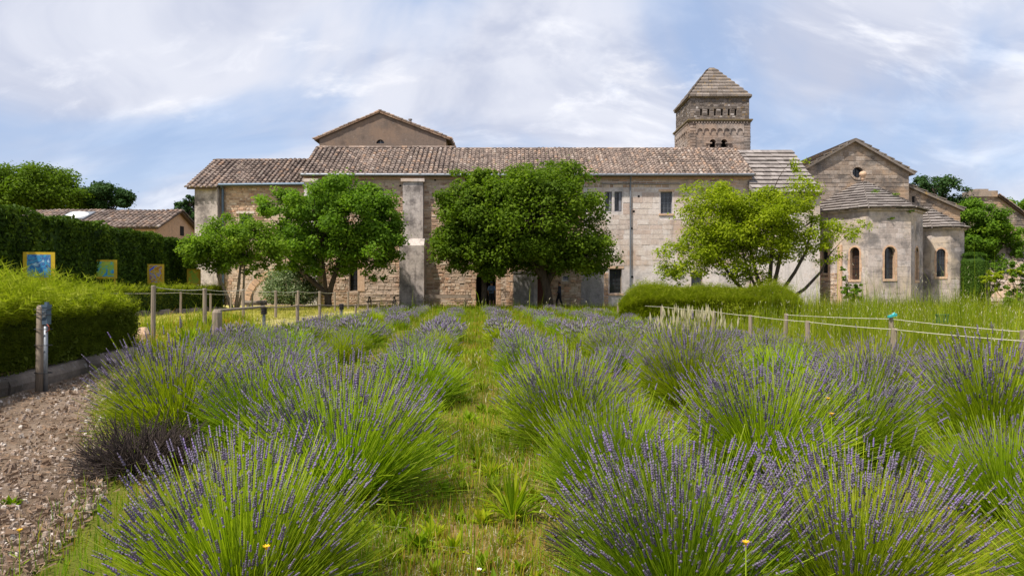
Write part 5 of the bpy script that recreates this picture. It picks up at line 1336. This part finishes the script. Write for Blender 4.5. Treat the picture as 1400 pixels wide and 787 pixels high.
blades('alley_grass', 52000, (-1.5, 1.3), (2.4, 43), .075, .0055, 'grass', 401, hy=.02, ts=.14)
blades('field_grass', 120000, (-7.2, 7.2), (2.4, 43), .10, .006, 'grass', 402, hy=.022, keep=lambda x, y, R: (x > edgex(y) + R.normal(0, .15, len(x))) & (np.abs(x) < y * .8 + .5))
blades('meadow_grass', 105000, (5.0, 34), (8, 46), .40, .0055, 'meadow', 403, seeds=.09, hy=.006, bend=.4, pa=1.5,
       keep=lambda x, y, R: (x > 6.5 + np.clip((12 - y) * .15, 0, 1) - np.clip(y - 20, 0, 40) * .04 + R.normal(0, .25, len(x))) & (x < y * .8 + 1) & ~((y > 26) & (x < 11)))
blades('lawn_grass', 52000, (-16, -7.6), (14.2, 47.5), .06, .007, 'lawn', 404, hy=.01, keep=lambda x, y, R: (x < np.where(y > 16, -8.2, kerbx(y) - .9)), zf=lambda x, y: np.maximum(.06, .42 - .0112 * np.maximum(0, y - 14)))
blades('bank_weeds', 9000, (-9.2, -7.0), (13.2, 22), .22, .009, 'grass', 405, bend=.6, zf=lambda x, y: np.clip((-7.6 - x) * .35, 0, .38))
blades('wall_foot_weeds', 9000, (-14, 17), (43.2, 47.6), .20, .004, 'grass', 406)
blades('alley_weeds', 9000, (-3.4, 1.2), (3.2, 42), .17, .011, 'meadow', 407, hy=.012, bend=.7, pa=1.8, seeds=.05, keep=lambda x, y, R: (np.abs(x + .3 + .057 * (y - 6)) < .95 + R.normal(0, .1, len(x))) & (np.sin(x * 3.1 + y * 1.7) + np.sin(y * .9 + 1) * .8 > .1))
blades('row_weeds', 17000, (-7.5, 6.6), (6, 43), .24, .008, 'meadow', 408, hy=.008, bend=.5, pa=1.6, seeds=.08, keep=lambda x, y, R: (x > edgex(y) + .3) & (np.sin(x * 1.3 + y * .5) + np.sin(y * .7 - x * .4) > -.2))
blades('tall_grass', 17000, (6.6, 22), (11, 30), .66, .006, 'meadow', 409, hy=.002, bend=.35, pa=1.6, seeds=.35, keep=lambda x, y, R: (x > 8.4 + np.clip(14 - y, 0, 4) * .3) & ~((y > 25.4) & (x < 11.8)) & (np.sin(x * .9 + y * .6) + np.sin(y * 1.1 - x * .7) > -.3))
blades('dry_thatch', 24000, (-1.6, 1.5), (2.4, 20), .045, .004, 'straw', 410, hy=.01, bend=1.6, pa=1.8)
def rosettes():
    R = random.Random(77); mb = MB()
    for k in range(230):
        y = 2.9 * (16 / 2.9) ** R.random(); x = -.3 - .057 * (y - 6) + R.gauss(0, .42); h = R.uniform(.05, .15) * (1 + y * .02); w = h * R.uniform(.07, .16); t = R.uniform(.05, .5)
        for q in range(R.randint(8, 22)):
            a = R.uniform(0, 6.28); th = R.uniform(.3, 1.35); l = h * R.uniform(.6, 1.2); d = Vector((math.cos(a) * math.sin(th), math.sin(a) * math.sin(th), math.cos(th))); s = Vector((-math.sin(a), math.cos(a), 0)) * w
            p = Vector((x, y, .0)); m = p + d * l * .55; e = p + d * l - Vector((0, 0, l * .2 * math.sin(th)))
            mb.add([p, m + s, e, m - s, m - Vector((0, 0, w * .6))], [[0, 4, 2, 1], [0, 3, 2, 4]], 0, min(1, max(0, t + R.uniform(-.1, .15))))
    mb.build('alley_rosettes', M['grass'], kind='stuff')
rosettes()
def feather_clump():
    R = np.random.default_rng(9); mb = MB(); n = 260; x0, y0 = 3.25, 12.6
    B = np.stack([x0 + R.normal(0, .32, n), y0 + R.normal(0, .3, n), np.zeros(n)], 1); d = unit(np.stack([R.normal(0, .14, n), R.normal(0, .14, n), np.ones(n)], 1)); l = R.uniform(.6, 1.0, n)
    T = B + d * l[:, None]; s = unit(np.cross(d, R.normal(size=(n, 3))))
    mb.np(np.stack([B - s * .004, B + s * .004, T + s * .003, T - s * .003], 1).reshape(-1, 3), np.arange(4 * n).reshape(n, 4), 0, .5)
    h = R.random(n) < .45; T, s, d = T[h], s[h], d[h]; q = len(T); c = np.cross(d, s)
    for v in (s, c):
        mb.np(np.stack([T - d * .02, T + d * .08 + v * .018, T + d * .2, T + d * .08 - v * .018], 1).reshape(-1, 3), np.arange(4 * q).reshape(q, 4), 1, np.repeat(R.random(q), 4))
    tag(mb.build('feather_grass', [M['meadow'], M['straw']]), 'tuft of cream feathery grass heads among the right lavender rows', 'grass tuft')
feather_clump()
YEL = plain('yellow_petal', (0.65, 0.38, 0.01), .7, var=.15); WHT = plain('white_petal', (.75, .73, .68), .7, var=.08); BLU = plain('blue_petal', (.16, .10, .5), .7, var=.2)
def flower(x, y, h, label, col=None, r=.016, name='yellow_flower', lean=(0, 0)):
    mb = MB(); p = [(x, y, 0), (x + lean[0] * .5, y + lean[1] * .5, h * .55), (x + lean[0], y + lean[1], h)]; mb.tube(p, [.003, .0025, .002], 4, 0, .8, cap=False)
    for k in range(5):
        a = k * 2.4; z = h * (.15 + .12 * k); q = Vector(p[0]).lerp(Vector(p[2]), z / h); d = Vector((math.cos(a), math.sin(a), .6)) * .05
        mb.add([q, q + d * .5 + Vector((-d.y, d.x, 0)) * .12, q + d, q + d * .5 - Vector((-d.y, d.x, 0)) * .12], [[0,1,2,3]], 0, .4)
    o = mb.build(name, M['stem']); tag(o, label, 'flower')
    hb = MB(); c = Vector(p[2])
    for k in range(14):
        a = 2 * PI * k / 14; d = Vector((math.cos(a), math.sin(a), .35 + .2 * (k % 2))) * r; t = Vector((-math.sin(a), math.cos(a), 0)) * r * .22
        hb.add([c, c + d * .6 + t, c + d, c + d * .6 - t], [[0,1,2,3]])
    hb.tube([c - Vector((0, 0, r * .5)), c + Vector((0, 0, r * .15)), c + Vector((0, 0, r * .3))], [r * .3, r * .45, r * .2], 7, 1)
    hb.build('flower_head', [col or YEL, YEL], o)
for px, py, D, h, lb in ((364, 748, 2.3, .62, 'orange yellow flower in front of the bottom left lavender'), (1020, 742, 2.2, .66, 'yellow flower in front of the purple bottom lavender'), (1132, 545, 5.0, .68, 'upper yellow flower on a tall thin stem in the right field'), (1137, 566, 4.6, .6, 'lower yellow flower on a stem in the right field'), (1296, 695, 2.9, .5, 'orange flower low in the bottom right corner'), (26, 725, 3.2, .32, 'yellow bud standing on the gravel path')):
    flower(PX(px, D), D, max(.1, PZ(py, D)), lb, r=.014 if D < 4 else .02)
flower(PX(655, 3.45), 3.45, .06, 'white daisy in the grass at the bottom of the alley', WHT, .016, 'daisy')
flower(PX(944, 11.6), 11.6, .62, 'white flower head before the cream grass tuft', WHT, .05, 'white_flower')
def weed(x, y, label, n, h, w, seed, mat='grass', name='leafy_weed'):
    R = random.Random(seed); mb = MB()
    for k in range(n):
        a = R.uniform(0, 6.28); t = R.uniform(.15, 1.1); l = h * R.uniform(.6, 1.1); d = Vector((math.cos(a) * math.sin(t), math.sin(a) * math.sin(t), math.cos(t))); s = Vector((-math.sin(a), math.cos(a), 0)) * w
        q = Vector((x, y, .0)) + d * .02; m = q + d * l * .55; e = q + d * l - Vector((0, 0, l * .25 * math.sin(t)))
        mb.add([q, m + s, e, m - s, m - Vector((0, 0, w * .6))], [[0, 4, 2, 1], [0, 3, 2, 4]], 0, R.uniform(.1, .55))
    tag(mb.build(name, M[mat]), label, 'weed')
weed(.0, 4.35, 'tall leafy green weed in the middle of the grass alley', 60, .34, .012, 5)
weed(-.75, 3.3, 'leafy weed at the bottom of the alley beside the left lavender', 40, .16, .012, 6)
weed(-.1, 6.6, 'dark low weed further up the grass alley', 36, .14, .018, 7)
weed(-3.35, 4.55, 'small green weed growing in the gravel path', 34, .10, .016, 8)
weed(-7.4, 15.6, 'bright green weed at the foot of the rope fence corner post', 90, .7, .03, 9)

# ------------------------------------------------------------------ kerb wall, posts, ropes, panels, benches
def kerb_wall():
    root = thing('kerb_wall', 'low rough stone kerb along the gravel path under the left hedge', 'wall', (kerbx(9), 9, 0)); R = random.Random(4)
    y = 1.2
    while y < 14.3:
        l = R.uniform(.6, 1.5); y1 = min(y + l, 14.4); x0, x1 = kerbx(y), kerbx(y1); h = .27 + R.uniform(-.02, .02); o = R.uniform(-.03, .03); nx = 3
        mb = MB(); V = []
        for yy, xx in ((y + .008, x0), (y1 - .008, x1)):
            for dx, z in ((-.34, -.05), (-.34, h - .03), (-.28, h), (-.05 + o, h + R.uniform(-.02, .01)), (o + R.uniform(-.01, .02), h - .06), (o + .03, h * .5), (o, -.05)): V.append((xx + dx, yy, z))
        n = 7; mb.add(V, [[i, i+1, n+i+1, n+i] for i in range(n-1)] + [list(range(n))[::-1], list(range(n, 2*n))], 0, R.random())
        mb.build('kerb_stone', M['kerb'], root); y = y1
kerb_wall()
def signal_post():
    D = 9.4; x = PX(55, D); root = thing('wooden_post', 'weathered wooden post strapped to a steel tube with blue grey box', 'post', (x, D, 0))
    p = MB(); p.tube([(x, D, -.1), (x + .005, D, .4), (x + .012, D, .9), (x + .015, D, 1.2), (x + .016, D, 1.225)], [.062, .06, .057, .054, .045], 10); p.build('post', M['wood'], root, smooth=True)
    t = MB(); t.tube([(x + .085, D - .02, -.05), (x + .092, D - .02, .96)], .026, 10); t.build('steel_tube', M['zinc'], root, smooth=True)
    b = MB(); b.box(x + .062, x + .132, D - .055, D + .03, .965, 1.20); b.box(x + .056, x + .138, D - .062, D + .036, 1.20, 1.235); b.box(x + .08, x + .12, D - .03, D + .01, 1.235, 1.27)
    bx = b.build('junction_box', M['bluepipe'], root)
    s = MB(); s.box(x + .075, x + .12, D - .06, D - .055, 1.06, 1.15); s.build('box_lid', M['zinc'], bx)
    for z in (.30, .68, .90, 1.10, 1.17):
        s = MB(); q = [(x + .05 + math.cos(a) * (.115 if abs(math.cos(a)) > .5 else .1), D - .01 + math.sin(a) * .073, z) for a in np.linspace(0, 2 * PI, 15)]
        s.tube(q, .006, 4, cap=False); s.build('strap', M['black'], root)
    w = MB(); w.tube([(x + .125, D - .05, .97), (x + .16, D - .06, .94), (x + .16, D - .05, .89), (x + .11, D - .05, .86)], .006, 5)
    w.build('red_cable', plain('red_plastic', (.30, .06, .03), .5), root)
signal_post()
def fence_posts(root, pts, r, mat='wood', k=8):
    """pts: (x, y, z0, z1); a post with a slightly chamfered top each"""
    for x, y, z0, z1 in pts:
        mb = MB(); q = r * random.uniform(.9, 1.1); lx, ly = random.uniform(-.02, .02), random.uniform(-.02, .02)
        mb.tube([(x, y, z0), (x + lx, y + ly, z1 - .02), (x + lx, y + ly, z1)], [q, q * .95, q * .8], k); mb.build('post', M[mat], root, smooth=False)
def ropes(root, pts, dz, sag, r=.009, mat='rope'):
    for a, b in zip(pts[:-1], pts[1:]):
        p0, p1 = Vector((a[0], a[1], a[3] + dz)), Vector((b[0], b[1], b[3] + dz)); n = 8
        mb = MB(); mb.tube([p0.lerp(p1, i / n) - Vector((0, 0, sag * 4 * (i / n) * (1 - i / n))) for i in range(n + 1)], r, 5); mb.build('rope', M[mat], root)
F1 = [(PX(px, D), D, .0 if D < 17 else lawn_z(D) - .1, PZ(py, D)) for px, py, D in ((209, 390, 15.6), (280, 394, 19), (333, 395, 22.5), (377, 397, 25.5), (407, 397, 28.5), (437, 398, 32), (458, 399, 35), (476, 399, 38), (490, 400, 41))]
r1 = thing('rope_fence', 'rope fence of tall round posts between dry lawn and lavender', 'fence', (F1[0][0], F1[0][1], 0)); fence_posts(r1, F1, .058); ropes(r1, F1, -.03, .05); 
F2 = [(PX(px, D), D, .2, PZ(py, D)) for px, py, D in ((247, 399, 29.5), (288, 401, 32), (316, 401, 34), (345, 401, 36.5), (378, 402, 39), (405, 402, 42))]
r2 = thing('back_rope_fence', 'thinner rope fence at the far side of the dry lawn', 'fence', (F2[0][0], F2[0][1], .3)); fence_posts(r2, F2, .05); ropes(r2, [(F1[0][0] - 6.2, 24, .3, 1.25)] + F2, -.03, .02)
F3 = [(PX(px, D), D, .0, PZ(py, D)) for px, py, D in ((407, 416, 22), (437, 415, 24.8), (466, 416, 28), (486, 415.5, 31), (503, 414.5, 34.5), (518, 413.5, 37.5), (529, 413, 40), (540, 412.5, 43))]
r3 = thing('low_post_fence', 'low post and rail fence along the left edge of the lavender', 'fence', (F3[0][0], F3[0][1], 0)); fence_posts(r3, F3, .055); ropes(r3, [(PX(362, 20.5), 20.5, 0, PZ(418, 20.5))] + F3, -.04, .02, .02, 'wood')
def handrail():
    root = thing('low_handrail', 'low wooden rail on one thick grey post at the lawn edge', 'railing', (PX(297, 17.5), 17.5, 0))
    x, y = PX(297, 17.5), 17.5; p = MB(); p.tube([(x, y, -.05), (x, y, PZ(427, y)), (x + .01, y, PZ(423, y))], [.13, .125, .09], 10); p.build('post', M['wood'], root)
    b = MB(); b.tube([(x, y, PZ(424.5, y)), (PX(362, 20.5), 20.5, PZ(419, 20.5))], .035, 6); b.build('rail', M['wood'], root)
handrail()
def bollard(px, py, D, h, label):
    x = PX(px, D); z1 = PZ(py, D); root = thing('garden_lamp', label, 'lamp', (x, D, 0), 'garden lamps'); p = MB(); p.tube([(x, D, 0), (x, D, z1 - h)], .05, 8); p.build('lamp_post', M['zinc'], root)
    b = MB()
    for k in range(4): b.tube([(x, D, z1 - h + k * h / 4), (x, D, z1 - h + (k + .55) * h / 4), (x, D, z1 - h + (k + 1) * h / 4)], [.095, .10, .06], 10)
    b.build('lamp_head', M['iron'], root)
bollard(361, 419.5, 20.6, .22, 'dark louvred garden lamp where the low rail ends'); bollard(467, 415, 27.8, .24, 'dark garden lamp among the low posts further back')
G1 = [(PX(px, D), D, -.05, PZ(py, D)) for px, py, D in ((1460, 468, 8.4), (1221, 448.5, 12.4), (1105, 438.5, 15.2), (1026, 430.5, 18.2), (976, 425, 21.3), (905, 418.5, 25.7), (868, 416, 29), (845, 413.5, 32))]
r4 = thing('rope_fence', 'low rope fence along the right edge of the lavender field', 'fence', (G1[1][0], G1[1][1], 0)); fence_posts(r4, G1, .058); ropes(r4, G1, -.02, .015, .007)
G2 = [(PX(px, D), D, -.05, PZ(py, D)) for px, py, D in ((1398.5, 451, 11.3), (1219, 434, 14.6), (1073.5, 428.5, 18))]
r5 = thing('meadow_rope_fence', 'second rope fence standing behind in the meadow on the right', 'fence', (G2[1][0], G2[1][1], 0)); fence_posts(r5, G2, .052); ropes(r5, [(G2[0][0] + 1.2, 8.0, 0, G2[0][3])] + G2, -.03, .015, .007)
def teal_cap():
    x, y, z = G2[1][0], G2[1][1] - .03, G2[1][3]; mb = MB(); m = plain('teal_plastic', (.03, .36, .36), .45)
    mb.add([(x - .08, y - .04, z), (x + .08, y - .04, z + .04), (x + .08, y + .05, z + .04), (x - .08, y + .05, z), (x - .08, y - .04, z + .04), (x + .08, y - .04, z + .085), (x + .08, y + .05, z + .085), (x - .08, y + .05, z + .04)], BOXF)
    mb.tube([(x + .01, y, z + .05), (x + .05, y, z + .11)], [.035, .015], 7)
    tag(mb.build('plant_marker', m), 'small teal plastic marker on top of a meadow fence post', 'marker')
    x, y, z = P(1288, 436.5, 19.5); b = MB(); b.box(x - .13, x + .13, y - .08, y + .08, z - .1, z + .12); b.box(x - .15, x + .15, y - .1, y + .1, z + .12, z + .15)
    o = thing('green_box', 'small dark green box on a stake in the meadow grass', 'box', (x, y, 0)); b.build('box_body', plain('green_paint', (.02, .10, .06), .5), o)
    s = MB(); s.tube([(x, y, -.05), (x, y, z - .1)], .03, 6); s.build('stake', M['wood'], o)
teal_cap()
def lowwall_stones():
    root = thing('edging_wall', 'row of low edging stones at the foot of the back hedge', 'wall', (-14.0, 26, .3)); R = random.Random(8)
    for k in range(46):
        t = k / 46; x, y = -13.6 - 1.7 * t, 18.6 + 18 * t; s = R.uniform(.16, .21); mb = MB(); h = R.uniform(.16, .30); z = lawn_z(y) - .03
        b = [(x + s * math.cos(a) * R.uniform(.8, 1.1), y + s * math.sin(a) * R.uniform(.8, 1.1)) for a in np.linspace(0, 2 * PI, 7)[:-1]]
        mb.add([(p, q, z) for p, q in b] + [(x + (p - x) * .75, y + (q - y) * .75, z + h * R.uniform(.85, 1)) for p, q in b], [[i, (i+1) % 6, 6 + (i+1) % 6, 6 + i] for i in range(6)] + [[6,7,8,9,10,11]], 0, R.random())
        mb.build('stone', M['kerb'], root)
    x, y = PX(196, 15.3), 15.3; mb = MB(); b = [(x + .17 * math.cos(a) * R.uniform(.85, 1.1), y + .15 * math.sin(a)) for a in np.linspace(0, 2 * PI, 8)[:-1]]
    mb.add([(p, q, 0) for p, q in b] + [(p, q, .42) for p, q in b] + [(x + (p - x) * .5, y + (q - y) * .5, .56) for p, q in b], [[i, (i+1) % 7, 7 + (i+1) % 7, 7 + i] for i in range(7)] + [[7 + i, 7 + (i+1) % 7, 14 + (i+1) % 7, 14 + i] for i in range(7)] + [list(range(14, 21))], 0, .8)
    tag(mb.build('boulder', M['orangestone']), 'upright ochre boulder at the end of the left hedge', 'boulder')
lowwall_stones()
def panel(px0, px1, py0, py1, D, label, cols, seed, ang):
    """generic colour picture in a yellow surround on two legs"""
    x0, x1 = PX(px0, D), PX(px1, D); z1, z0 = PZ(py0, D), PZ(py1, D); xc = (x0 + x1) / 2; w = (x1 - x0) / 2 / math.cos(ang) * 1.0
    root = thing('picture_panel', label, 'panel', (xc, D, 0), 'picture panels before the tall hedge'); u = Vector((math.cos(ang), math.sin(ang), 0)); fr = Frame((xc, D, 0), u)
    m, N, L = new_mat('panel_print'); uv = N.new('ShaderNodeTexCoord').outputs['Object']
    wv = N.new('ShaderNodeTexNoise'); wv.inputs['Scale'].default_value = 3.2; wv.inputs['Detail'].default_value = 2.5; wv.inputs['Distortion'].default_value = 1.6
    mp = N.new('ShaderNodeMapping'); mp.inputs['Location'].default_value = (seed * 3.1, seed, seed * 2); L.new(uv, mp.inputs[0]); L.new(mp.outputs[0], wv.inputs['Vector'])
    _finish(N, L, _ramp(N, L, wv.outputs['Fac'], [(.30 + .4 * i / (len(cols) - 1), tuple(min(.8, q * 1.5) for q in c)) for i, c in enumerate(cols)]), .5)
    b = MB(); fr.box(b, -w, w, z0, z1, -.03, .0); pb = b.build('panel_board', PY, root)
    p = MB(); s = w * .26; fr.box(p, -w + s, w - s, z0 + s * .8, z1 - s * .7, .003, .006); p.build('picture', m, pb)
    for a in (-w * .8, w * .8): l = MB(); fr.box(l, a - .03, a + .03, .1, z0, -.028, -.002); l.build('leg', PY, root)
PY = plain('ochre_board', (.62, .42, .03), .6, var=.12)
panel(35, 72, 344.5, 383, 21.4, 'largest yellow picture panel with dark blue print nearest the camera', [(.01,.03,.12),(.03,.12,.32),(.05,.25,.40),(.03,.08,.25),(.25,.42,.50)], 1, .25)
panel(130, 158, 355, 381, 27.5, 'yellow picture panel with blue and green print behind the low hedge', [(.02,.15,.40),(.06,.30,.45),(.20,.38,.05),(.35,.40,.06),(.05,.2,.05)], 2, .25)
panel(203, 223, 361, 388, 32.5, 'yellow picture panel with blue, ochre and red brown print', [(.02,.05,.45),(.03,.10,.55),(.45,.32,.02),(.30,.07,.02),(.05,.2,.45)], 3, .3)
panel(257, 273.5, 367.5, 389, 36.5, 'smallest yellow picture panel with green and orange print nearest the small tree', [(.05,.25,.06),(.25,.42,.04),(.45,.35,.03),(.42,.22,.02)], 4, .3)
def bench(px, D, w, label, table=False):
    x = PX(px, D); root = thing('picnic_bench' if table else 'bench', label, 'bench', (x, D, 0)); z = .74 if table else .45
    for k in range(5 if table else 3):
        b = MB(); y = D - .35 + k * .16; b.box(x - w, x + w, y, y + .145, z, z + .045); b.build('slat', M['wood'], root)
    for sx in (-w * .75, w * .75):
        l = MB()
        if table: l.tube([(x + sx, D - .7, 0), (x + sx, D - .1, z)], .05, 4); l.tube([(x + sx, D + .75, 0), (x + sx, D + .15, z)], .05, 4); l.box(x + sx - .03, x + sx + .03, D - .75, D + .8, .36, .42)
        else: l.box(x + sx - .05, x + sx + .05, D - .33, D + .1, 0, z)
        l.build('leg', M['wood'], root)
    if table:
        for y in (D - .85, D + .62): b = MB(); b.box(x - w, x + w, y, y + .25, .42, .46); b.build('seat', M['wood'], root)
    else:
        b = MB(); b.box(x - w, x + w, D + .12, D + .16, .62, .85); b.build('backrest', M['wood'], root)
bench(522, 45.5, 1.1, 'grey wooden picnic table with seats left of the buttress', True)
bench(612, 46.6, 1.6, 'long low wooden bench against the rubble wall')
def log_seat():
    D = 39.0; x = PX(352, D); root = thing('log_seat', 'pale log resting on two stubs near the round bush', 'bench', (x, D, .1)); z = lawn_z(D)
    b = MB(); b.tube([(x - .75, D, z + .36), (x + .5, D + .1, z + .36)], .13, 9); b.build('log', M['barkpale'], root)
    for a in (-.5, .3): b = MB(); b.tube([(x + a, D, z - .05), (x + a, D, z + .26)], .12, 7); b.build('stub', M['barkpale'], root)
log_seat()

# ------------------------------------------------------------------ two people walking by the wall
SKIN = plain('skin', (.36, .20, .13), .6, var=.08)
def person(x, y, face, label, top, bottom, shoe, hair, stride, arm, longleg, hat=None):
    """x,y feet; face: heading angle; arm: list of (shoulder->hand swing) per side; one skinned body, clothes lifted off it"""
    root = thing('person', label, 'person', (x, y, 0)); J = []; E = []; Rr = []
    def j(p, r, par=None):
        J.append(p); Rr.append(r)
        if par is not None: E.append((par, len(J) - 1))
        return len(J) - 1
    pel = j((0, 0, .95), (.15, .11)); wst = j((0, .0, 1.10), (.135, .10), pel); ch = j((0, .01, 1.30), (.16, .11), wst); nk = j((0, .0, 1.46), (.06, .06), ch)
    hd = j((0, .02, 1.56), (.072, .085), nk); tp = j((0, .02, 1.67), (.075, .09), hd); j((0, .02, 1.73), (.05, .06), tp); j((0, .11, 1.60), (.014, .014), hd)
    for k, sx in enumerate((-1, 1)):
        j((sx * .078, .02, 1.62), (.012, .02), hd)
        s = stride * sx; hip = j((sx * .09, 0, .90), (.09, .095), pel); kn = j((sx * .10, .06 + s * .5, .50), (.058, .06), hip); an = j((sx * .10, s - .02, .09 + (.05 if s < 0 else 0)), (.04, .042), kn); j((sx * .11, s + .13, .045), (.038, .03), an)
        a = arm[k]; sh = j((sx * .185, 0, 1.41), (.055, .055), ch); el = j((sx * .24, a[0], 1.13), (.043, .043), sh); wr = j((sx * (.23 - a[2]), a[1], 1.13 - math.sqrt(max(.0, .066 - (a[1] - a[0]) ** 2))), (.028, .028), el)
        w = Vector(J[wr]); d = (w - Vector(J[el])).normalized(); palm = j(tuple(w + d * .07), (.034, .018), wr)
        for q, ln in ((-.027, .07), (-.009, .085), (.009, .08), (.027, .06)): b = j(tuple(w + d * .10 + Vector((0, q, 0))), (.009, .009), palm); j(tuple(w + d * (.10 + ln) + Vector((-sx * .02, q, 0))), (.008, .008), b)
        t = j(tuple(w + d * .05 + Vector((-sx * .01, .035, 0))), (.011, .011), wr); j(tuple(w + d * .10 + Vector((-sx * .015, .05, 0))), (.009, .009), t)
    me = bpy.data.meshes.new('body'); me.from_pydata(J, E, []); o = bpy.data.objects.new('tmp', me); COL.objects.link(o)
    md = o.modifiers.new('skin', 'SKIN'); md.use_smooth_shade = True
    for v, r in zip(me.skin_vertices[0].data, Rr): v.radius = r
    me.skin_vertices[0].data[0].use_root = True
    sd = o.modifiers.new('sub', 'SUBSURF'); sd.levels = 2; sd.render_levels = 2
    dg = bpy.context.evaluated_depsgraph_get(); nm = bpy.data.meshes.new_from_object(o.evaluated_get(dg)); bpy.data.objects.remove(o)
    Mx = Matrix.Translation((x, y, 0)) @ Matrix.Rotation(face, 4, 'Z')
    V = [v.co.copy() for v in nm.vertices]; Nn = [v.normal.copy() for v in nm.vertices]; Fs = [list(p.vertices) for p in nm.polygons]
    b = MB(); b.add([Mx @ v for v in V], Fs); b.build('body', SKIN, root, smooth=True)
    def cloth(name, mat, test, off):
        fs = [f for f in Fs if test(sum((V[i] for i in f), Vector()) / len(f))]
        used = sorted({i for f in fs for i in f}); mp = {i: k for k, i in enumerate(used)}
        c = MB(); c.add([Mx @ (V[i] + Nn[i] * off) for i in used], [[mp[i] for i in f] for f in fs]); c.build(name, mat, root, smooth=True)
    arms = lambda c: abs(c.x) > .165 + max(0, 1.0 - c.z) * .1
    cloth('shirt', top, lambda c: (c.z > .93 and c.z < 1.45 and not (arms(c) and c.z < (1.0 if longleg else 1.18))), .014)
    cloth('trousers' if longleg else 'shorts', bottom, lambda c: (.12 if longleg else .52) < c.z < .99 and abs(c.x) < .2 , .02)
    cloth('shoe', shoe, lambda c: c.z < .13 and abs(c.x) < .2, .012)
    cloth('hair', hair, lambda c: c.z > 1.60 and (c.y < .045 or c.z > 1.70) and abs(c.x) < .1, .014)
    if hat:
        h = MB(); h.tube([Mx @ Vector((0, .02, q)) for q in (1.68, 1.72, 1.77, 1.785)], [.115, .11, .085, .03], 12); h.add([Mx @ Vector(p) for p in [(-.07, .10, 1.685), (.07, .10, 1.685), (.05, .20, 1.67), (-.05, .20, 1.67), (-.07, .10, 1.70), (.07, .10, 1.70), (.05, .20, 1.68), (-.05, .20, 1.68)]], BOXF); h.build('cap', hat, root, smooth=True)
    return Mx
cb = plain('blue_cloth', (.20, .30, .55), .9, 30); ck = plain('dark_cloth', (.022, .022, .028), .9, 30); cd = plain('navy_cloth', (.04, .048, .075), .9, 30); hr = plain('brown_hair', (.035, .022, .015), .7, 40); cw = plain('pale_shoe', (.5, .48, .45), .7)
PD = 45.3
Mx = person(PX(672, PD), PD, -.15, 'person in blue shirt and dark shorts with a backpack walking to the arched doorway', cb, ck, cw, hr, .16, ((.06, .16, .0), (-.06, .02, .0)), False, plain('blue_cap', (.05, .07, .14), .8))
bp = MB()
prof = [(1.02, .12, .05), (1.06, .15, .10), (1.2, .155, .13), (1.34, .14, .12), (1.42, .10, .07)]
n = 14; V = [Mx @ Vector((math.copysign(abs(math.cos(a)) ** .6, math.cos(a)) * w, -.19 + math.copysign(abs(math.sin(a)) ** .6, math.sin(a)) * d * .7, z)) for z, w, d in prof for a in np.linspace(0, 2 * PI, n + 1)[:-1]]
bp.add(V, [[i*n+k, i*n+(k+1) % n, (i+1)*n+(k+1) % n, (i+1)*n+k] for i in range(4) for k in range(n)] + [list(range(n))[::-1], [4*n+k for k in range(n)]])
bk = thing('backpack', 'blue grey backpack on the person near the arched doorway', 'backpack', Mx @ Vector((0, -.19, 1.0))); bp.build('bag', plain('blue_nylon', (.12, .17, .30), .7), bk, smooth=True)
pk = MB(); q = [Mx @ Vector(p) for p in ((-.1, -.275, 1.06), (.1, -.275, 1.06), (.1, -.275, 1.2), (-.1, -.275, 1.2))]; pk.hexa(q, (Mx.to_3x3() @ Vector((0, -1, 0))), .05); pk.build('bag_pocket', plain('dark_nylon', (.05, .06, .09), .7), bk)
st = MB()
for sx in (-.09, .09): st.tube([Mx @ Vector(p) for p in ((sx, -.10, 1.40), (sx, 0, 1.475), (sx * 1.1, .115, 1.38), (sx * 1.3, .125, 1.2), (sx * 1.5, .02, 1.06), (sx * 1.3, -.1, 1.04))], .018, 5)
st.build('shoulder_straps', ck, bk)
person(PX(765, PD + .6), PD + .6, PI / 2 + .15, 'person in dark clothes walking left past the small square window', cd, ck, ck, hr, .20, ((.10, .28, .0), (-.05, .1, .0)), True)
